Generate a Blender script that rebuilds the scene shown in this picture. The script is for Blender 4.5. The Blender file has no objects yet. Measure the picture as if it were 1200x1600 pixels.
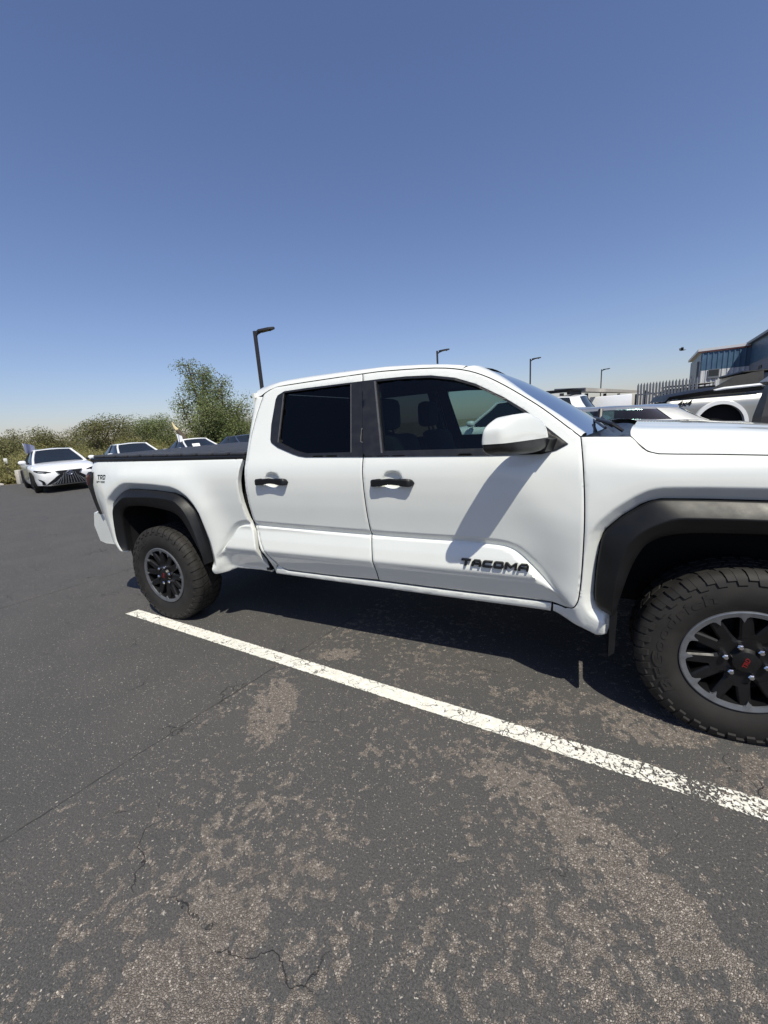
import bpy, bmesh, math, random
import numpy as np
from mathutils import Vector, Matrix
from mathutils.geometry import delaunay_2d_cdt
random.seed(7); rng = np.random.default_rng(7)
S = bpy.context.scene
COL = S.collection

# ------------------------------------------------------------------ camera, sky, sun, exposure
def look(yaw, pitch, roll):
    cy, sy, cp, sp = math.cos(yaw), math.sin(yaw), math.cos(pitch), math.sin(pitch)
    w = Vector((sy*cp, cy*cp, sp)); r = Vector((cy, -sy, 0)); u = r.cross(w)
    c, s = math.cos(roll), math.sin(roll)
    r2, u2 = c*r + s*u, -s*r + c*u
    return Matrix((r2, u2, -w)).transposed()
cam = bpy.data.objects.new('camera', bpy.data.cameras.new('camera')); COL.objects.link(cam)
cam.location = (-0.67916, -1.92468, 1.46989)
cam.rotation_euler = look(-0.455279, -0.216724, -0.070260).to_euler()
cam.data.sensor_fit = 'VERTICAL'; cam.data.sensor_height = 24.0
cam.data.lens = 24.0*619.08/1600.0
cam.data.clip_start = 0.05; cam.data.clip_end = 9000
S.camera = cam

SUN = Vector((0.42, -0.465, 1.0)).normalized()          # towards the sun
W = bpy.data.worlds.new('World'); S.world = W; W.use_nodes = True
nt = W.node_tree; bg = nt.nodes['Background']
sky = nt.nodes.new('ShaderNodeTexSky'); sky.sky_type = 'NISHITA'; sky.sun_disc = False
sky.sun_elevation = math.asin(SUN.z); sky.sun_rotation = math.atan2(SUN.x, SUN.y)
sky.altitude = 1523; sky.air_density = 1.371; sky.dust_density = 2.3; sky.ozone_density = 4.07
tint = nt.nodes.new('ShaderNodeMix'); tint.data_type = 'RGBA'; tint.blend_type = 'MULTIPLY'; tint.inputs[0].default_value = 1; tint.inputs[7].default_value = (1.007, .937, 1.057, 1)
nt.links.new(sky.outputs[0], tint.inputs[6]); nt.links.new(tint.outputs[2], bg.inputs[0]); bg.inputs[1].default_value = 0.1033
sl = bpy.data.lights.new('sun', 'SUN'); sl.energy = 5.0; sl.angle = math.radians(0.5); sl.color = (1.0, 0.955, 0.82)
so = bpy.data.objects.new('sun', sl); COL.objects.link(so); so.location = (8, -8, 20)
so.rotation_euler = SUN.to_track_quat('Z', 'Y').to_euler()
S.view_settings.view_transform = 'Standard'; S.view_settings.look = 'None'
S.view_settings.exposure = 0.10; S.view_settings.gamma = 1.0; S.view_settings.use_curve_mapping = False
S.render.engine = 'CYCLES'
S.cycles.use_denoising = True
S.cycles.max_bounces = 10; S.cycles.transparent_max_bounces = 16; S.cycles.caustics_reflective = False; S.cycles.caustics_refractive = False

# ------------------------------------------------------------------ materials
def mat(name, col, rough=.5, metal=0., spec=.5, coat=0., coat_rough=.03, noise=0., nscale=30., bump=0., bscale=200., bdist=.002):
    m = bpy.data.materials.new(name); m.use_nodes = True; n = m.node_tree; b = n.nodes['Principled BSDF']
    b.inputs['Base Color'].default_value = (*col, 1); b.inputs['Roughness'].default_value = rough
    b.inputs['Metallic'].default_value = metal; b.inputs['Specular IOR Level'].default_value = spec
    b.inputs['Coat Weight'].default_value = coat; b.inputs['Coat Roughness'].default_value = coat_rough
    tc = n.nodes.new('ShaderNodeTexCoord')
    if noise:
        t = n.nodes.new('ShaderNodeTexNoise'); t.inputs['Scale'].default_value = nscale; t.inputs['Detail'].default_value = 6
        n.links.new(tc.outputs['Object'], t.inputs['Vector'])
        r = n.nodes.new('ShaderNodeMapRange'); r.inputs[1].default_value = .3; r.inputs[2].default_value = .7
        r.inputs[3].default_value = 1-noise; r.inputs[4].default_value = 1+noise
        n.links.new(t.outputs[0], r.inputs[0])
        x = n.nodes.new('ShaderNodeMix'); x.data_type = 'RGBA'; x.blend_type = 'MULTIPLY'; x.inputs[0].default_value = 1
        x.inputs[6].default_value = (*col, 1); n.links.new(r.outputs[0], x.inputs[7]); n.links.new(x.outputs[2], b.inputs['Base Color'])
        r2 = n.nodes.new('ShaderNodeMapRange'); r2.inputs[1].default_value = .3; r2.inputs[2].default_value = .7
        r2.inputs[3].default_value = max(0, rough-.08); r2.inputs[4].default_value = min(1, rough+.08)
        n.links.new(t.outputs[0], r2.inputs[0]); n.links.new(r2.outputs[0], b.inputs['Roughness'])
    if bump:
        t = n.nodes.new('ShaderNodeTexNoise'); t.inputs['Scale'].default_value = bscale; t.inputs['Detail'].default_value = 4
        n.links.new(tc.outputs['Object'], t.inputs['Vector'])
        bp = n.nodes.new('ShaderNodeBump'); bp.inputs['Strength'].default_value = bump; bp.inputs['Distance'].default_value = bdist
        n.links.new(t.outputs[0], bp.inputs['Height']); n.links.new(bp.outputs[0], b.inputs['Normal'])
    return m
def glass(name, tint, refl=1.0, rough=0.0, opaque=0.0, dust=0.0):
    m = bpy.data.materials.new(name); m.use_nodes = True; n = m.node_tree; n.nodes.clear()
    out = n.nodes.new('ShaderNodeOutputMaterial'); tr = n.nodes.new('ShaderNodeBsdfTransparent'); tr.inputs[0].default_value = (*tint, 1)
    gl = n.nodes.new('ShaderNodeBsdfGlossy'); gl.inputs['Roughness'].default_value = rough
    fr = n.nodes.new('ShaderNodeFresnel'); fr.inputs[0].default_value = 1.5
    base = tr
    if dust:
        df = n.nodes.new('ShaderNodeBsdfDiffuse'); df.inputs[0].default_value = (.6, .58, .53, 1)
        ns = n.nodes.new('ShaderNodeTexNoise'); ns.inputs['Scale'].default_value = 9; ns.inputs['Detail'].default_value = 8
        tc = n.nodes.new('ShaderNodeTexCoord'); n.links.new(tc.outputs['Object'], ns.inputs['Vector'])
        mp = n.nodes.new('ShaderNodeMapRange'); mp.inputs[1].default_value = .3; mp.inputs[2].default_value = .75; mp.inputs[3].default_value = dust*.5; mp.inputs[4].default_value = dust*1.5
        n.links.new(ns.outputs[0], mp.inputs[0])
        mx0 = n.nodes.new('ShaderNodeMixShader'); n.links.new(mp.outputs[0], mx0.inputs[0]); n.links.new(tr.outputs[0], mx0.inputs[1]); n.links.new(df.outputs[0], mx0.inputs[2]); base = mx0
    mu = n.nodes.new('ShaderNodeMath'); mu.operation = 'MULTIPLY'; mu.inputs[1].default_value = refl; n.links.new(fr.outputs[0], mu.inputs[0])
    mx = n.nodes.new('ShaderNodeMixShader'); n.links.new(mu.outputs[0], mx.inputs[0]); n.links.new(base.outputs[0], mx.inputs[1]); n.links.new(gl.outputs[0], mx.inputs[2])
    n.links.new(mx.outputs[0], out.inputs[0]); return m
M = {}
M['white'] = mat('white_car_paint', (.68, .695, .665), .42, coat=1., coat_rough=.02, noise=.015, nscale=4)
M['white2'] = mat('white_sedan_paint', (.76, .77, .78), .4, coat=1., coat_rough=.03, noise=.02, nscale=3)
M['silver'] = mat('silver_car_paint', (.30, .305, .31), .36, metal=.6, coat=1., noise=.03, nscale=4)
M['pewter'] = mat('pale_silver_paint', (.27, .275, .27), .38, metal=.4, coat=1., noise=.04, nscale=3)
M['navy'] = mat('dark_blue_paint', (.03, .04, .07), .3, coat=1., noise=.05, nscale=4)
M['flare'] = mat('grained_black_plastic', (.006, .0063, .0072), .46, spec=.32, noise=.06, nscale=12, bump=.2, bscale=700, bdist=.0008)
M['black'] = mat('satin_black_trim', (.012, .012, .013), .35, noise=.1, nscale=20)
M['gloss'] = mat('gloss_black', (.006, .006, .007), .42, spec=.3, noise=.1, nscale=20)
M['void'] = mat('dark_underbody_gap_shade', (.010, .010, .011), .85, spec=.2, noise=.2, nscale=8)
M['rubber'] = mat('tyre_rubber', (.019, .0175, .016), .72, spec=.35, noise=.22, nscale=14, bump=.2, bscale=160)
M['machined'] = mat('machined_grey_alloy', (.17, .178, .195), .42, metal=.6, noise=.05, nscale=40)
M['chrome'] = mat('bright_chrome', (.75, .75, .76), .12, metal=1., noise=.03, nscale=40)
M['strip'] = mat('grey_rubber_strip', (.075, .075, .078), .4, noise=.1, nscale=40)
M['red'] = mat('red_print', (.16, .008, .008), .4, noise=.05, nscale=40)
M['lamp_red'] = mat('dark_red_lens', (.05, .006, .008), .12, coat=1., noise=.05, nscale=30)
M['lens'] = mat('clear_lamp_lens', (.32, .33, .35), .15, coat=1., noise=.3, nscale=40)
M['int'] = mat('dark_cabin_trim', (.022, .023, .025), .7, noise=.15, nscale=30)
M['seat'] = mat('charcoal_seat_fabric', (.028, .029, .032), .85, noise=.2, nscale=60)
M['cover'] = mat('black_bed_cover_vinyl', (.040, .042, .048), .5, noise=.2, nscale=9, bump=.3, bscale=900, bdist=.0006)
M['gl_front'] = glass('tinted_front_glass', (.44, .55, .53), .8)
M['gl_rear'] = glass('privacy_glass', (.07, .075, .08), .65)
M['gl_ws'] = glass('windscreen_glass', (.42, .50, .52), 1.0, dust=.07)
M['gl_car'] = mat('dark_car_glass', (.012, .016, .02), .05, spec=.6, noise=.1, nscale=10)
M['gl_tint'] = glass('tinted_sedan_glass', (.30, .40, .40), 1.0)
M['steel'] = mat('dark_bronze_pole', (.022, .021, .023), .5, noise=.15, nscale=8)
M['galv'] = mat('grey_galvanised_steel', (.20, .215, .24), .5, metal=.4, noise=.15, nscale=20)
M['canopy'] = mat('tan_canopy_steel', (.42, .39, .35), .6, noise=.08, nscale=5)
M['bark'] = mat('grey_brown_bark', (.085, .066, .05), .9, noise=.35, nscale=30)
M['palewood'] = mat('pale_split_wood', (.62, .52, .30), .8, noise=.2, nscale=30)
M['paper'] = mat('white_paper', (.75, .75, .73), .7, noise=.03, nscale=10)
M['stone'] = mat('pale_stone', (.46, .43, .38), .9, noise=.2, nscale=14)
M['flag_blue'] = mat('blue_flag_cloth', (.15, .17, .27), .8, noise=.1, nscale=20)
M['flag_white'] = mat('white_flag_cloth', (.70, .72, .76), .8, noise=.05, nscale=20)
M['wall_blue'] = mat('blue_metal_cladding', (.065, .125, .20), .45, noise=.12, nscale=2)
M['wall_white'] = mat('white_metal_cladding', (.60, .61, .63), .45, noise=.08, nscale=2)
M['wall_grey'] = mat('grey_render', (.20, .21, .24), .7, noise=.08, nscale=2)
M['fascia_red'] = mat('red_fascia', (.11, .03, .035), .5, noise=.08, nscale=3)
M['roofm'] = mat('pale_metal_roof', (.60, .60, .62), .45, noise=.05, nscale=2)
def leaf_mat(name, cols, scale=2.2):
    m = bpy.data.materials.new(name); m.use_nodes = True; n = m.node_tree; b = n.nodes['Principled BSDF']
    b.inputs['Roughness'].default_value = .55; b.inputs['Specular IOR Level'].default_value = .3
    at = n.nodes.new('ShaderNodeAttribute'); at.attribute_name = 'tone'
    cr = n.nodes.new('ShaderNodeValToRGB'); e = cr.color_ramp.elements
    e[0].position = 0; e[0].color = (*cols[0], 1); e[1].position = 1; e[1].color = (*cols[-1], 1)
    for i, c in enumerate(cols[1:-1]):
        k = e.new((i+1)/(len(cols)-1)); k.color = (*c, 1)
    n.links.new(at.outputs['Fac'], cr.inputs[0]); n.links.new(cr.outputs[0], b.inputs['Base Color'])
    tl = n.nodes.new('ShaderNodeBsdfTranslucent'); n.links.new(cr.outputs[0], tl.inputs[0])
    mx = n.nodes.new('ShaderNodeMixShader'); mx.inputs[0].default_value = .38
    n.links.new(b.outputs[0], mx.inputs[1]); n.links.new(tl.outputs[0], mx.inputs[2])
    n.links.new(mx.outputs[0], n.nodes['Material Output'].inputs[0]); return m
M['leaf_big'] = leaf_mat('grey_green_leaves', [(.105, .135, .045), (.19, .23, .09), (.30, .33, .165)])
M['leaf_mesq'] = leaf_mat('olive_leaves', [(.105, .108, .042), (.175, .175, .072), (.26, .245, .125)])
M['leaf_brush'] = leaf_mat('yellow_green_brush', [(.17, .17, .06), (.27, .255, .10), (.38, .345, .17)])

# ------------------------------------------------------------------ mesh helpers
def link(name, me, parent=None, m=None, label=None, cat=None, group=None, kind=None, loc=None):
    o = bpy.data.objects.new(name, me); COL.objects.link(o)
    if m is not None and me is not None: me.materials.append(m)
    if parent is not None: o.parent = parent
    if loc is not None: o.location = loc
    if label: o['label'] = label
    if cat: o['category'] = cat
    if group: o['group'] = group
    if kind: o['kind'] = kind
    return o
def thing(name, label, cat, loc=(0, 0, 0), rz=0, group=None):
    o = link(name, None, None, None, label, cat, group, None, loc); o.rotation_euler.z = rz; return o
class MB:
    def __init__(s): s.v = []; s.f = []
    def add(s, v, f):
        k = len(s.v); s.v += [tuple(map(float, p)) for p in v]; s.f += [tuple(i+k for i in q) for q in f]; return s
    def box(s, a, b, bev=0):
        (x0, y0, z0), (x1, y1, z1) = a, b
        if bev:
            bm = bmesh.new(); bmesh.ops.create_cube(bm, size=1)
            for v in bm.verts: v.co = ((x0+x1)/2+v.co.x*(x1-x0), (y0+y1)/2+v.co.y*(y1-y0), (z0+z1)/2+v.co.z*(z1-z0))
            bmesh.ops.bevel(bm, geom=bm.edges[:], offset=bev, segments=2, affect='EDGES', profile=.5)
            bm.verts.index_update(); s.add([v.co for v in bm.verts], [[v.index for v in f.verts] for f in bm.faces]); bm.free(); return s
        return s.add([(x0,y0,z0),(x1,y0,z0),(x1,y1,z0),(x0,y1,z0),(x0,y0,z1),(x1,y0,z1),(x1,y1,z1),(x0,y1,z1)],
                     [(0,3,2,1),(4,5,6,7),(0,1,5,4),(1,2,6,5),(2,3,7,6),(3,0,4,7)])
    def tube(s, pts, rad, n=8, cap=True):
        P = [Vector(p) for p in pts]; R = [float(q) for q in rad] if hasattr(rad, '__len__') else [float(rad)]*len(P); k = len(s.v)
        up = Vector((0, 0, 1)); 
        for i, p in enumerate(P):
            t = (P[min(i+1, len(P)-1)]-P[max(i-1, 0)]).normalized()
            a = t.cross(up if abs(t.z) < .9 else Vector((1, 0, 0))).normalized(); b = a.cross(t)
            for j in range(n):
                q = 2*math.pi*j/n; s.v.append(tuple(p+R[i]*(math.cos(q)*a+math.sin(q)*b)))
        for i in range(len(P)-1):
            for j in range(n):
                a0 = k+i*n+j; b0 = k+i*n+(j+1) % n; s.f.append((a0, b0, b0+n, a0+n))
        if cap: s.f.append(tuple(k+j for j in range(n))[::-1]); s.f.append(tuple(k+(len(P)-1)*n+j for j in range(n)))
        return s
    def grid(s, rows, close=False):
        k = len(s.v); n = len(rows[0])
        for r in rows: s.v += [tuple(map(float, p)) for p in r]
        for i in range(len(rows)-1):
            for j in range(n-1 if not close else n):
                j2 = (j+1) % n; s.f.append((k+i*n+j, k+i*n+j2, k+(i+1)*n+j2, k+(i+1)*n+j))
        return s
    def prism(s, poly, d0, d1, f):      # poly 2D, f(u,v,d)->xyz
        n = len(poly); k = len(s.v)
        s.v += [tuple(f(u, v, d0)) for u, v in poly]+[tuple(f(u, v, d1)) for u, v in poly]
        s.f.append(tuple(range(k, k+n))); s.f.append(tuple(range(k+2*n-1, k+n-1, -1)))
        for i in range(n): j = (i+1) % n; s.f.append((k+i, k+n+i, k+n+j, k+j))
        return s
    def build(s, name, m, parent=None, smooth=True, off=(0, 0, 0), fixn=True, ang=40, **kw):
        me = bpy.data.meshes.new(name); me.from_pydata([(p[0]-off[0], p[1]-off[1], p[2]-off[2]) for p in s.v], [], s.f)
        if fixn:
            bm = bmesh.new(); bm.from_mesh(me); bmesh.ops.recalc_face_normals(bm, faces=bm.faces[:]); bm.to_mesh(me); bm.free()
        if smooth:
            me.shade_smooth()
            if ang: me.set_sharp_from_angle(angle=math.radians(ang))
        me.update(); return link(name, me, parent, m, **kw)
def catmull(P, n=4, closed=False):
    P = np.asarray(P, float); out = []; N = len(P)
    for i in range(N if closed else N-1):
        g = lambda j: P[j % N] if closed else P[min(max(j, 0), N-1)]
        p0, p1, p2, p3 = g(i-1), g(i), g(i+1), g(i+2)
        for k in range(n):
            t = k/n; out.append(.5*((2*p1)+(-p0+p2)*t+(2*p0-5*p1+4*p2-p3)*t*t+(-p0+3*p1-3*p2+p3)*t**3))
    if not closed: out.append(P[-1])
    return np.array(out)
def resample(P, n):
    P = np.asarray(P, float); d = np.r_[0, np.cumsum(np.linalg.norm(np.diff(P, axis=0), axis=1))]
    t = np.linspace(0, d[-1], n); return np.stack([np.interp(t, d, P[:, k]) for k in range(P.shape[1])], 1)
def inside(P, poly):
    x, y = P[:, 0], P[:, 1]; c = np.zeros(len(P), bool); n = len(poly)
    for i in range(n):
        (x0, y0), (x1, y1) = poly[i], poly[(i+1) % n]
        if y0 == y1: continue
        m = ((y0 > y) != (y1 > y)) & (x < (x1-x0)*(y-y0)/(y1-y0)+x0); c ^= m
    return c
def segdist(P, poly, closed=True):
    d = np.full(len(P), 1e9); n = len(poly)
    for i in range(n if closed else n-1):
        a = np.array(poly[i]); b = np.array(poly[(i+1) % n]); ab = b-a; L = ab@ab
        if L < 1e-14: continue
        t = np.clip(((P-a)@ab)/L, 0, 1); d = np.minimum(d, np.hypot(*(P-a-t[:, None]*ab).T))
    return d
def area(p): p = np.asarray(p); return .5*np.sum(p[:, 0]*np.roll(p[:, 1], -1)-np.roll(p[:, 0], -1)*p[:, 1])
def inset(poly, d):
    p = np.asarray(poly, float)
    if area(p) < 0: p = p[::-1]
    e = np.roll(p, -1, 0)-p; L = np.linalg.norm(e, axis=1, keepdims=True); e = e/np.maximum(L, 1e-9)
    nrm = np.stack([-e[:, 1], e[:, 0]], 1); pn = np.roll(nrm, 1, 0)
    b = nrm+pn; k = np.sum(b*nrm, 1, keepdims=True); b = b/np.maximum(k, .5)
    return p+b*d
def dens(poly, h):
    out = []; n = len(poly)
    for i in range(n):
        a = np.asarray(poly[i], float); b = np.asarray(poly[(i+1) % n], float); L = np.linalg.norm(b-a)
        if L < 1e-5: continue
        k = max(1, int(math.ceil(L/h)))
        for j in range(k): out.append(a+(b-a)*j/k)
    return np.array(out)
def panel(name, outline, fn, m, parent, holes=(), step=.02, vstep=None, gap=0., lip=.004, depth=.02, out=(0, -1, 0), off=(0, 0, 0), inner=None, extra=None, edge=.025, feats=(), rimmat=None, **kw):
    """sheet-metal panel: outline in (u,v), fn(u,v)->xyz, rounded edges turned inwards by depth"""
    out = np.array(out, float); o0 = dens(inset(outline, gap) if gap else np.asarray(outline, float), edge)
    if area(o0) < 0: o0 = o0[::-1]
    loops = [o0]; 
    for h in holes:
        h = dens(h, edge); h = h if area(h) < 0 else h[::-1]; loops.append(h)
    P = []; E = []; flag = []
    rims = []
    for i, L in enumerate(loops):
        k = len(P); n = len(L); P += [tuple(p) for p in L]; E += [(k+j, k+(j+1) % n) for j in range(n)]; flag += [1]*n; rims.append(list(range(k, k+n)))
    if lip:
        for i, L in enumerate(loops):
            q = inset(L, lip) if i == 0 else inset(L[::-1], -lip)
            ok = inside(q, o0)
            for h in loops[1:]: ok &= ~inside(q, h)
            dd = np.min([segdist(q, l) for l in loops], 0); ok &= dd > lip*.6
            P += [tuple(p) for p in q[ok]]; flag += [0]*int(ok.sum())
    lo, hi = o0.min(0), o0.max(0)
    us = np.arange(lo[0], hi[0], step); vs = np.arange(lo[1], hi[1], step) if vstep is None else vstep[(vstep > lo[1]) & (vstep < hi[1])]
    if len(us) and len(vs):
        g = np.stack(np.meshgrid(us, vs), -1).reshape(-1, 2)
        if extra is not None: g = np.concatenate([g, extra])
        ok = inside(g, o0)
        for h in loops[1:]: ok &= ~inside(g, h)
        g = g[ok]
        if len(g):
            dd = np.min([segdist(g, l) for l in loops], 0); g = g[dd > max(lip*1.7, .004)]
            P += [tuple(p) for p in g]; flag += [0]*len(g)
    fl = []
    for L in feats:
        L = np.asarray(L, float); ok = inside(L, o0)
        for h in loops[1:]: ok &= ~inside(L, h)
        dd = np.min([segdist(L, l) for l in loops], 0); ok &= dd > (.011 if len(L) > 100 else .02)
        prev = None
        for j in range(len(L)):
            if not ok[j]: prev = None; continue
            P.append(tuple(L[j])); flag.append(2); 
            if prev is not None: E.append((prev, len(P)-1)); fl.append((L[j-1], L[j]))
            prev = len(P)-1
    if fl:
        A = np.array(P); fg = np.array([i >= len(np.concatenate(loops)) for i in range(len(P))]); nf = np.array(flag) == 0; q = np.full(len(P), 9.)
        for a, b in fl:
            ab = b-a; t = np.clip(((A-a)@ab)/max(ab@ab, 1e-12), 0, 1); q = np.minimum(q, np.hypot(*(A-a-t[:, None]*ab).T))
        keep = ~(nf & (q < .0055)); mp = np.cumsum(keep)-1; P = [p for p, k in zip(P, keep) if k]; E = [(int(mp[a]), int(mp[b])) for a, b in E]; rims = [[int(mp[i]) for i in r] for r in rims]
    V, _, F, ov, _, _ = delaunay_2d_cdt([Vector(p) for p in P], E, [], 0, 1e-6)
    V = np.array([tuple(v) for v in V])
    F = np.array([f for f in F]); c = V[F].mean(1); ok = inside(c, o0)
    for h in loops[1:]: ok &= ~inside(c, h)
    F = F[ok]
    X = fn(V[:, 0], V[:, 1])
    src = {}
    for i, l in enumerate(ov):
        for s in l: src[s] = i
    isb = np.zeros(len(V), bool)
    for r in rims:
        for i in r: isb[src[i]] = True
    if lip: X[isb] -= out*lip*.7
    nrm = np.cross(X[F[:, 1]]-X[F[:, 0]], X[F[:, 2]]-X[F[:, 0]]).sum(0)
    if nrm@out < 0: F = F[:, ::-1]
    mb = MB(); mb.v = [tuple(p) for p in X]; mb.f = [tuple(int(i) for i in f) for f in F]
    if depth:
        for r in rims:
            ids = [src[i] for i in r]; k = len(mb.v); mb.v += [tuple(X[i]-out*depth) for i in ids]; n = len(ids)
            flip = nrm@out >= 0
            for j in range(n):
                q = (ids[j], ids[(j+1) % n], k+(j+1) % n, k+j); mb.f.append(q[::-1] if flip else q)
    me_obj = mb.build(name, m, parent, off=off, fixn=False, ang=50, **kw)
    if rimmat:
        me_obj.data.materials.append(rimmat)  # near-black rim faces put the shade of the panel gaps into the colour
        for pg in list(me_obj.data.polygons)[len(F):]: pg.material_index = 1
    if inner:
        d, im, iname = inner; mi = MB(); mi.v = [tuple(p-out*d) for p in X]; mi.f = [tuple(int(i) for i in f) for f in F]
        mi.build(iname, im, parent, off=off, fixn=False)
    return me_obj
def text_mesh(s, size=1., extrude=0., shear=0., bold=0.):
    c = bpy.data.curves.new('lettering', 'FONT'); c.body = s; c.size = size; c.extrude = extrude; c.shear = shear; c.offset = bold; c.resolution_u = 3
    o = bpy.data.objects.new('lettering', c); COL.objects.link(o)
    dg = bpy.context.evaluated_depsgraph_get(); me = o.evaluated_get(dg).to_mesh()
    v = [tuple(p.co) for p in me.vertices]; f = [tuple(p.vertices) for p in me.polygons]
    o.evaluated_get(dg).to_mesh_clear(); bpy.data.objects.remove(o); bpy.data.curves.remove(c); return np.array(v), f
def copy_tree(o, parent=None):
    c = o.copy(); COL.objects.link(c); c.parent = parent
    for ch in list(o.children): copy_tree(ch, c)
    return c
sstep = lambda a, b, x: (lambda t: t*t*(3-2*t))(np.clip((x-a)/(b-a), 0, 1))
# ------------------------------------------------------------------ ground, parking lot, markings
def ground_z(x, y):
    x = np.asarray(x, float); y = np.asarray(y, float)
    r = np.clip(y-3.5, 0, 10); return .045*(r-1.2*(1-np.exp(-r/1.2)))*sstep(-9, -3.5, x)
def attr(me, name, vals):
    a = me.attributes.new(name, 'FLOAT', 'POINT'); a.data.foreach_set('value', np.asarray(vals, np.float32))
BLOBS = [(-2.12,-.52,.30,.15,-60,1.0),(-2.06,.05,.17,.085,20,.95),(-1.02,-.44,.22,.16,20,.72),(-1.12,-.58,.30,.14,10,.55),(-.80,-.52,.24,.12,-15,.95),(-.58,-.66,.26,.13,-30,.98),(-.40,-.78,.28,.11,-40,.95),(-.36,.02,.32,.15,0,.85),(-.85,.03,.30,.10,0,.7),(-1.20,.12,.22,.07,0,.62),
 (-1.62,-1.34,.17,.16,40,.95),(-1.60,-1.52,.25,.15,0,.95),(-1.45,-1.14,.16,.10,20,.78),(-1.30,-1.32,.14,.12,0,.72),(-1.95,-1.20,.16,.12,30,.58),(-2.15,-1.35,.2,.12,30,.48),(-.95,-1.12,.4,.18,0,.62),(-.50,-1.02,.40,.20,-20,.80),(-.28,-.95,.25,.10,-30,.72),(-1.70,-.80,.4,.2,0,.33),(-1.4,-.55,.3,.15,0,.58),(-1.3,-.85,.35,.18,20,.60),(-1.75,-1.05,.3,.15,30,.66),(-2.1,-1.0,.25,.2,0,.55),(-.1,-.6,.12,.06,0,.5),(-3.1,-.75,.5,.35,0,.20),(.1,-.2,.3,.2,0,.8),(-1.2,-1.6,.8,.3,0,.75),(-2.9,-1.9,.7,.4,0,.3),(.4,-1.1,.4,.5,0,.7)]
DARKS = [(-.30,-.47,.17,.055,-22,1),(-.52,-.33,.09,.04,0,.8),(-.55,-.12,.035,.16,0,1.1),(-.14,-.66,.05,.16,25,.9),(-1.25,-.83,.2,.10,0,.5)]
def wear(x, y):
    d = np.full(x.shape, .18)+np.where(x > -2.42+.2*(y+.4), .30, .0)
    d = np.where(x < -4.5, .05, d); d = d+.13*np.sin(x*3.1+1)*np.sin(y*3.7)+.07*np.sin(x*7.3-y*2.1)
    for cx, cy, rx, ry, an, am in BLOBS:
        a = math.radians(an); u = (x-cx)*math.cos(a)+(y-cy)*math.sin(a); v = -(x-cx)*math.sin(a)+(y-cy)*math.cos(a)
        q = np.sqrt((u/rx)**2+(v/ry)**2); d = np.maximum(d, am*(1-sstep(.55, 1.45, q)))
    for cx, cy, rx, ry, an, am in DARKS:
        a = math.radians(an); u = (x-cx)*math.cos(a)+(y-cy)*math.sin(a); v = -(x-cx)*math.sin(a)+(y-cy)*math.cos(a)
        q = np.sqrt((u/rx)**2+(v/ry)**2); d = d*(1-np.clip(am, 0, 1)*(1-sstep(.6, 1.3, q)))
    return d
def NN(n, t, **kw):
    q = n.nodes.new(t)
    for k, v in kw.items():
        setattr(q, k, v)
    return q
def math_(n, op, a, b=None, c=None, clamp=False):
    q = n.nodes.new('ShaderNodeMath'); q.operation = op; q.use_clamp = clamp
    for i, s in enumerate((a, b, c)):
        if s is None: continue
        if isinstance(s, (int, float)): q.inputs[i].default_value = s
        else: n.links.new(s, q.inputs[i])
    return q.outputs[0]
def mixc(n, f, a, b, mode='MIX'):
    q = n.nodes.new('ShaderNodeMix'); q.data_type = 'RGBA'; q.blend_type = mode
    for s, i in ((f, 0), (a, 6), (b, 7)):
        if isinstance(s, (int, float)): q.inputs[i].default_value = s
        elif isinstance(s, tuple): q.inputs[i].default_value = (*s, 1)
        else: n.links.new(s, q.inputs[i])
    return q.outputs[2]
def ramp(n, s, a, b, lo=0., hi=1.):
    q = n.nodes.new('ShaderNodeMapRange'); q.interpolation_type = 'SMOOTHSTEP'; n.links.new(s, q.inputs[0])
    q.inputs[1].default_value = a; q.inputs[2].default_value = b; q.inputs[3].default_value = lo; q.inputs[4].default_value = hi; return q.outputs[0]
def noise(n, vec, sc, det=4, rough=.55, dist=0):
    q = n.nodes.new('ShaderNodeTexNoise'); q.inputs['Scale'].default_value = sc; q.inputs['Detail'].default_value = det; q.inputs['Roughness'].default_value = rough; q.inputs['Distortion'].default_value = dist
    n.links.new(vec, q.inputs['Vector']); return q.outputs[0]
def voro(n, vec, sc, feat='F1', out='Distance', rnd=1.):
    q = n.nodes.new('ShaderNodeTexVoronoi'); q.feature = feat; q.inputs['Scale'].default_value = sc; q.inputs['Randomness'].default_value = rnd
    n.links.new(vec, q.inputs['Vector']); return q.outputs[out]
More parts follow.
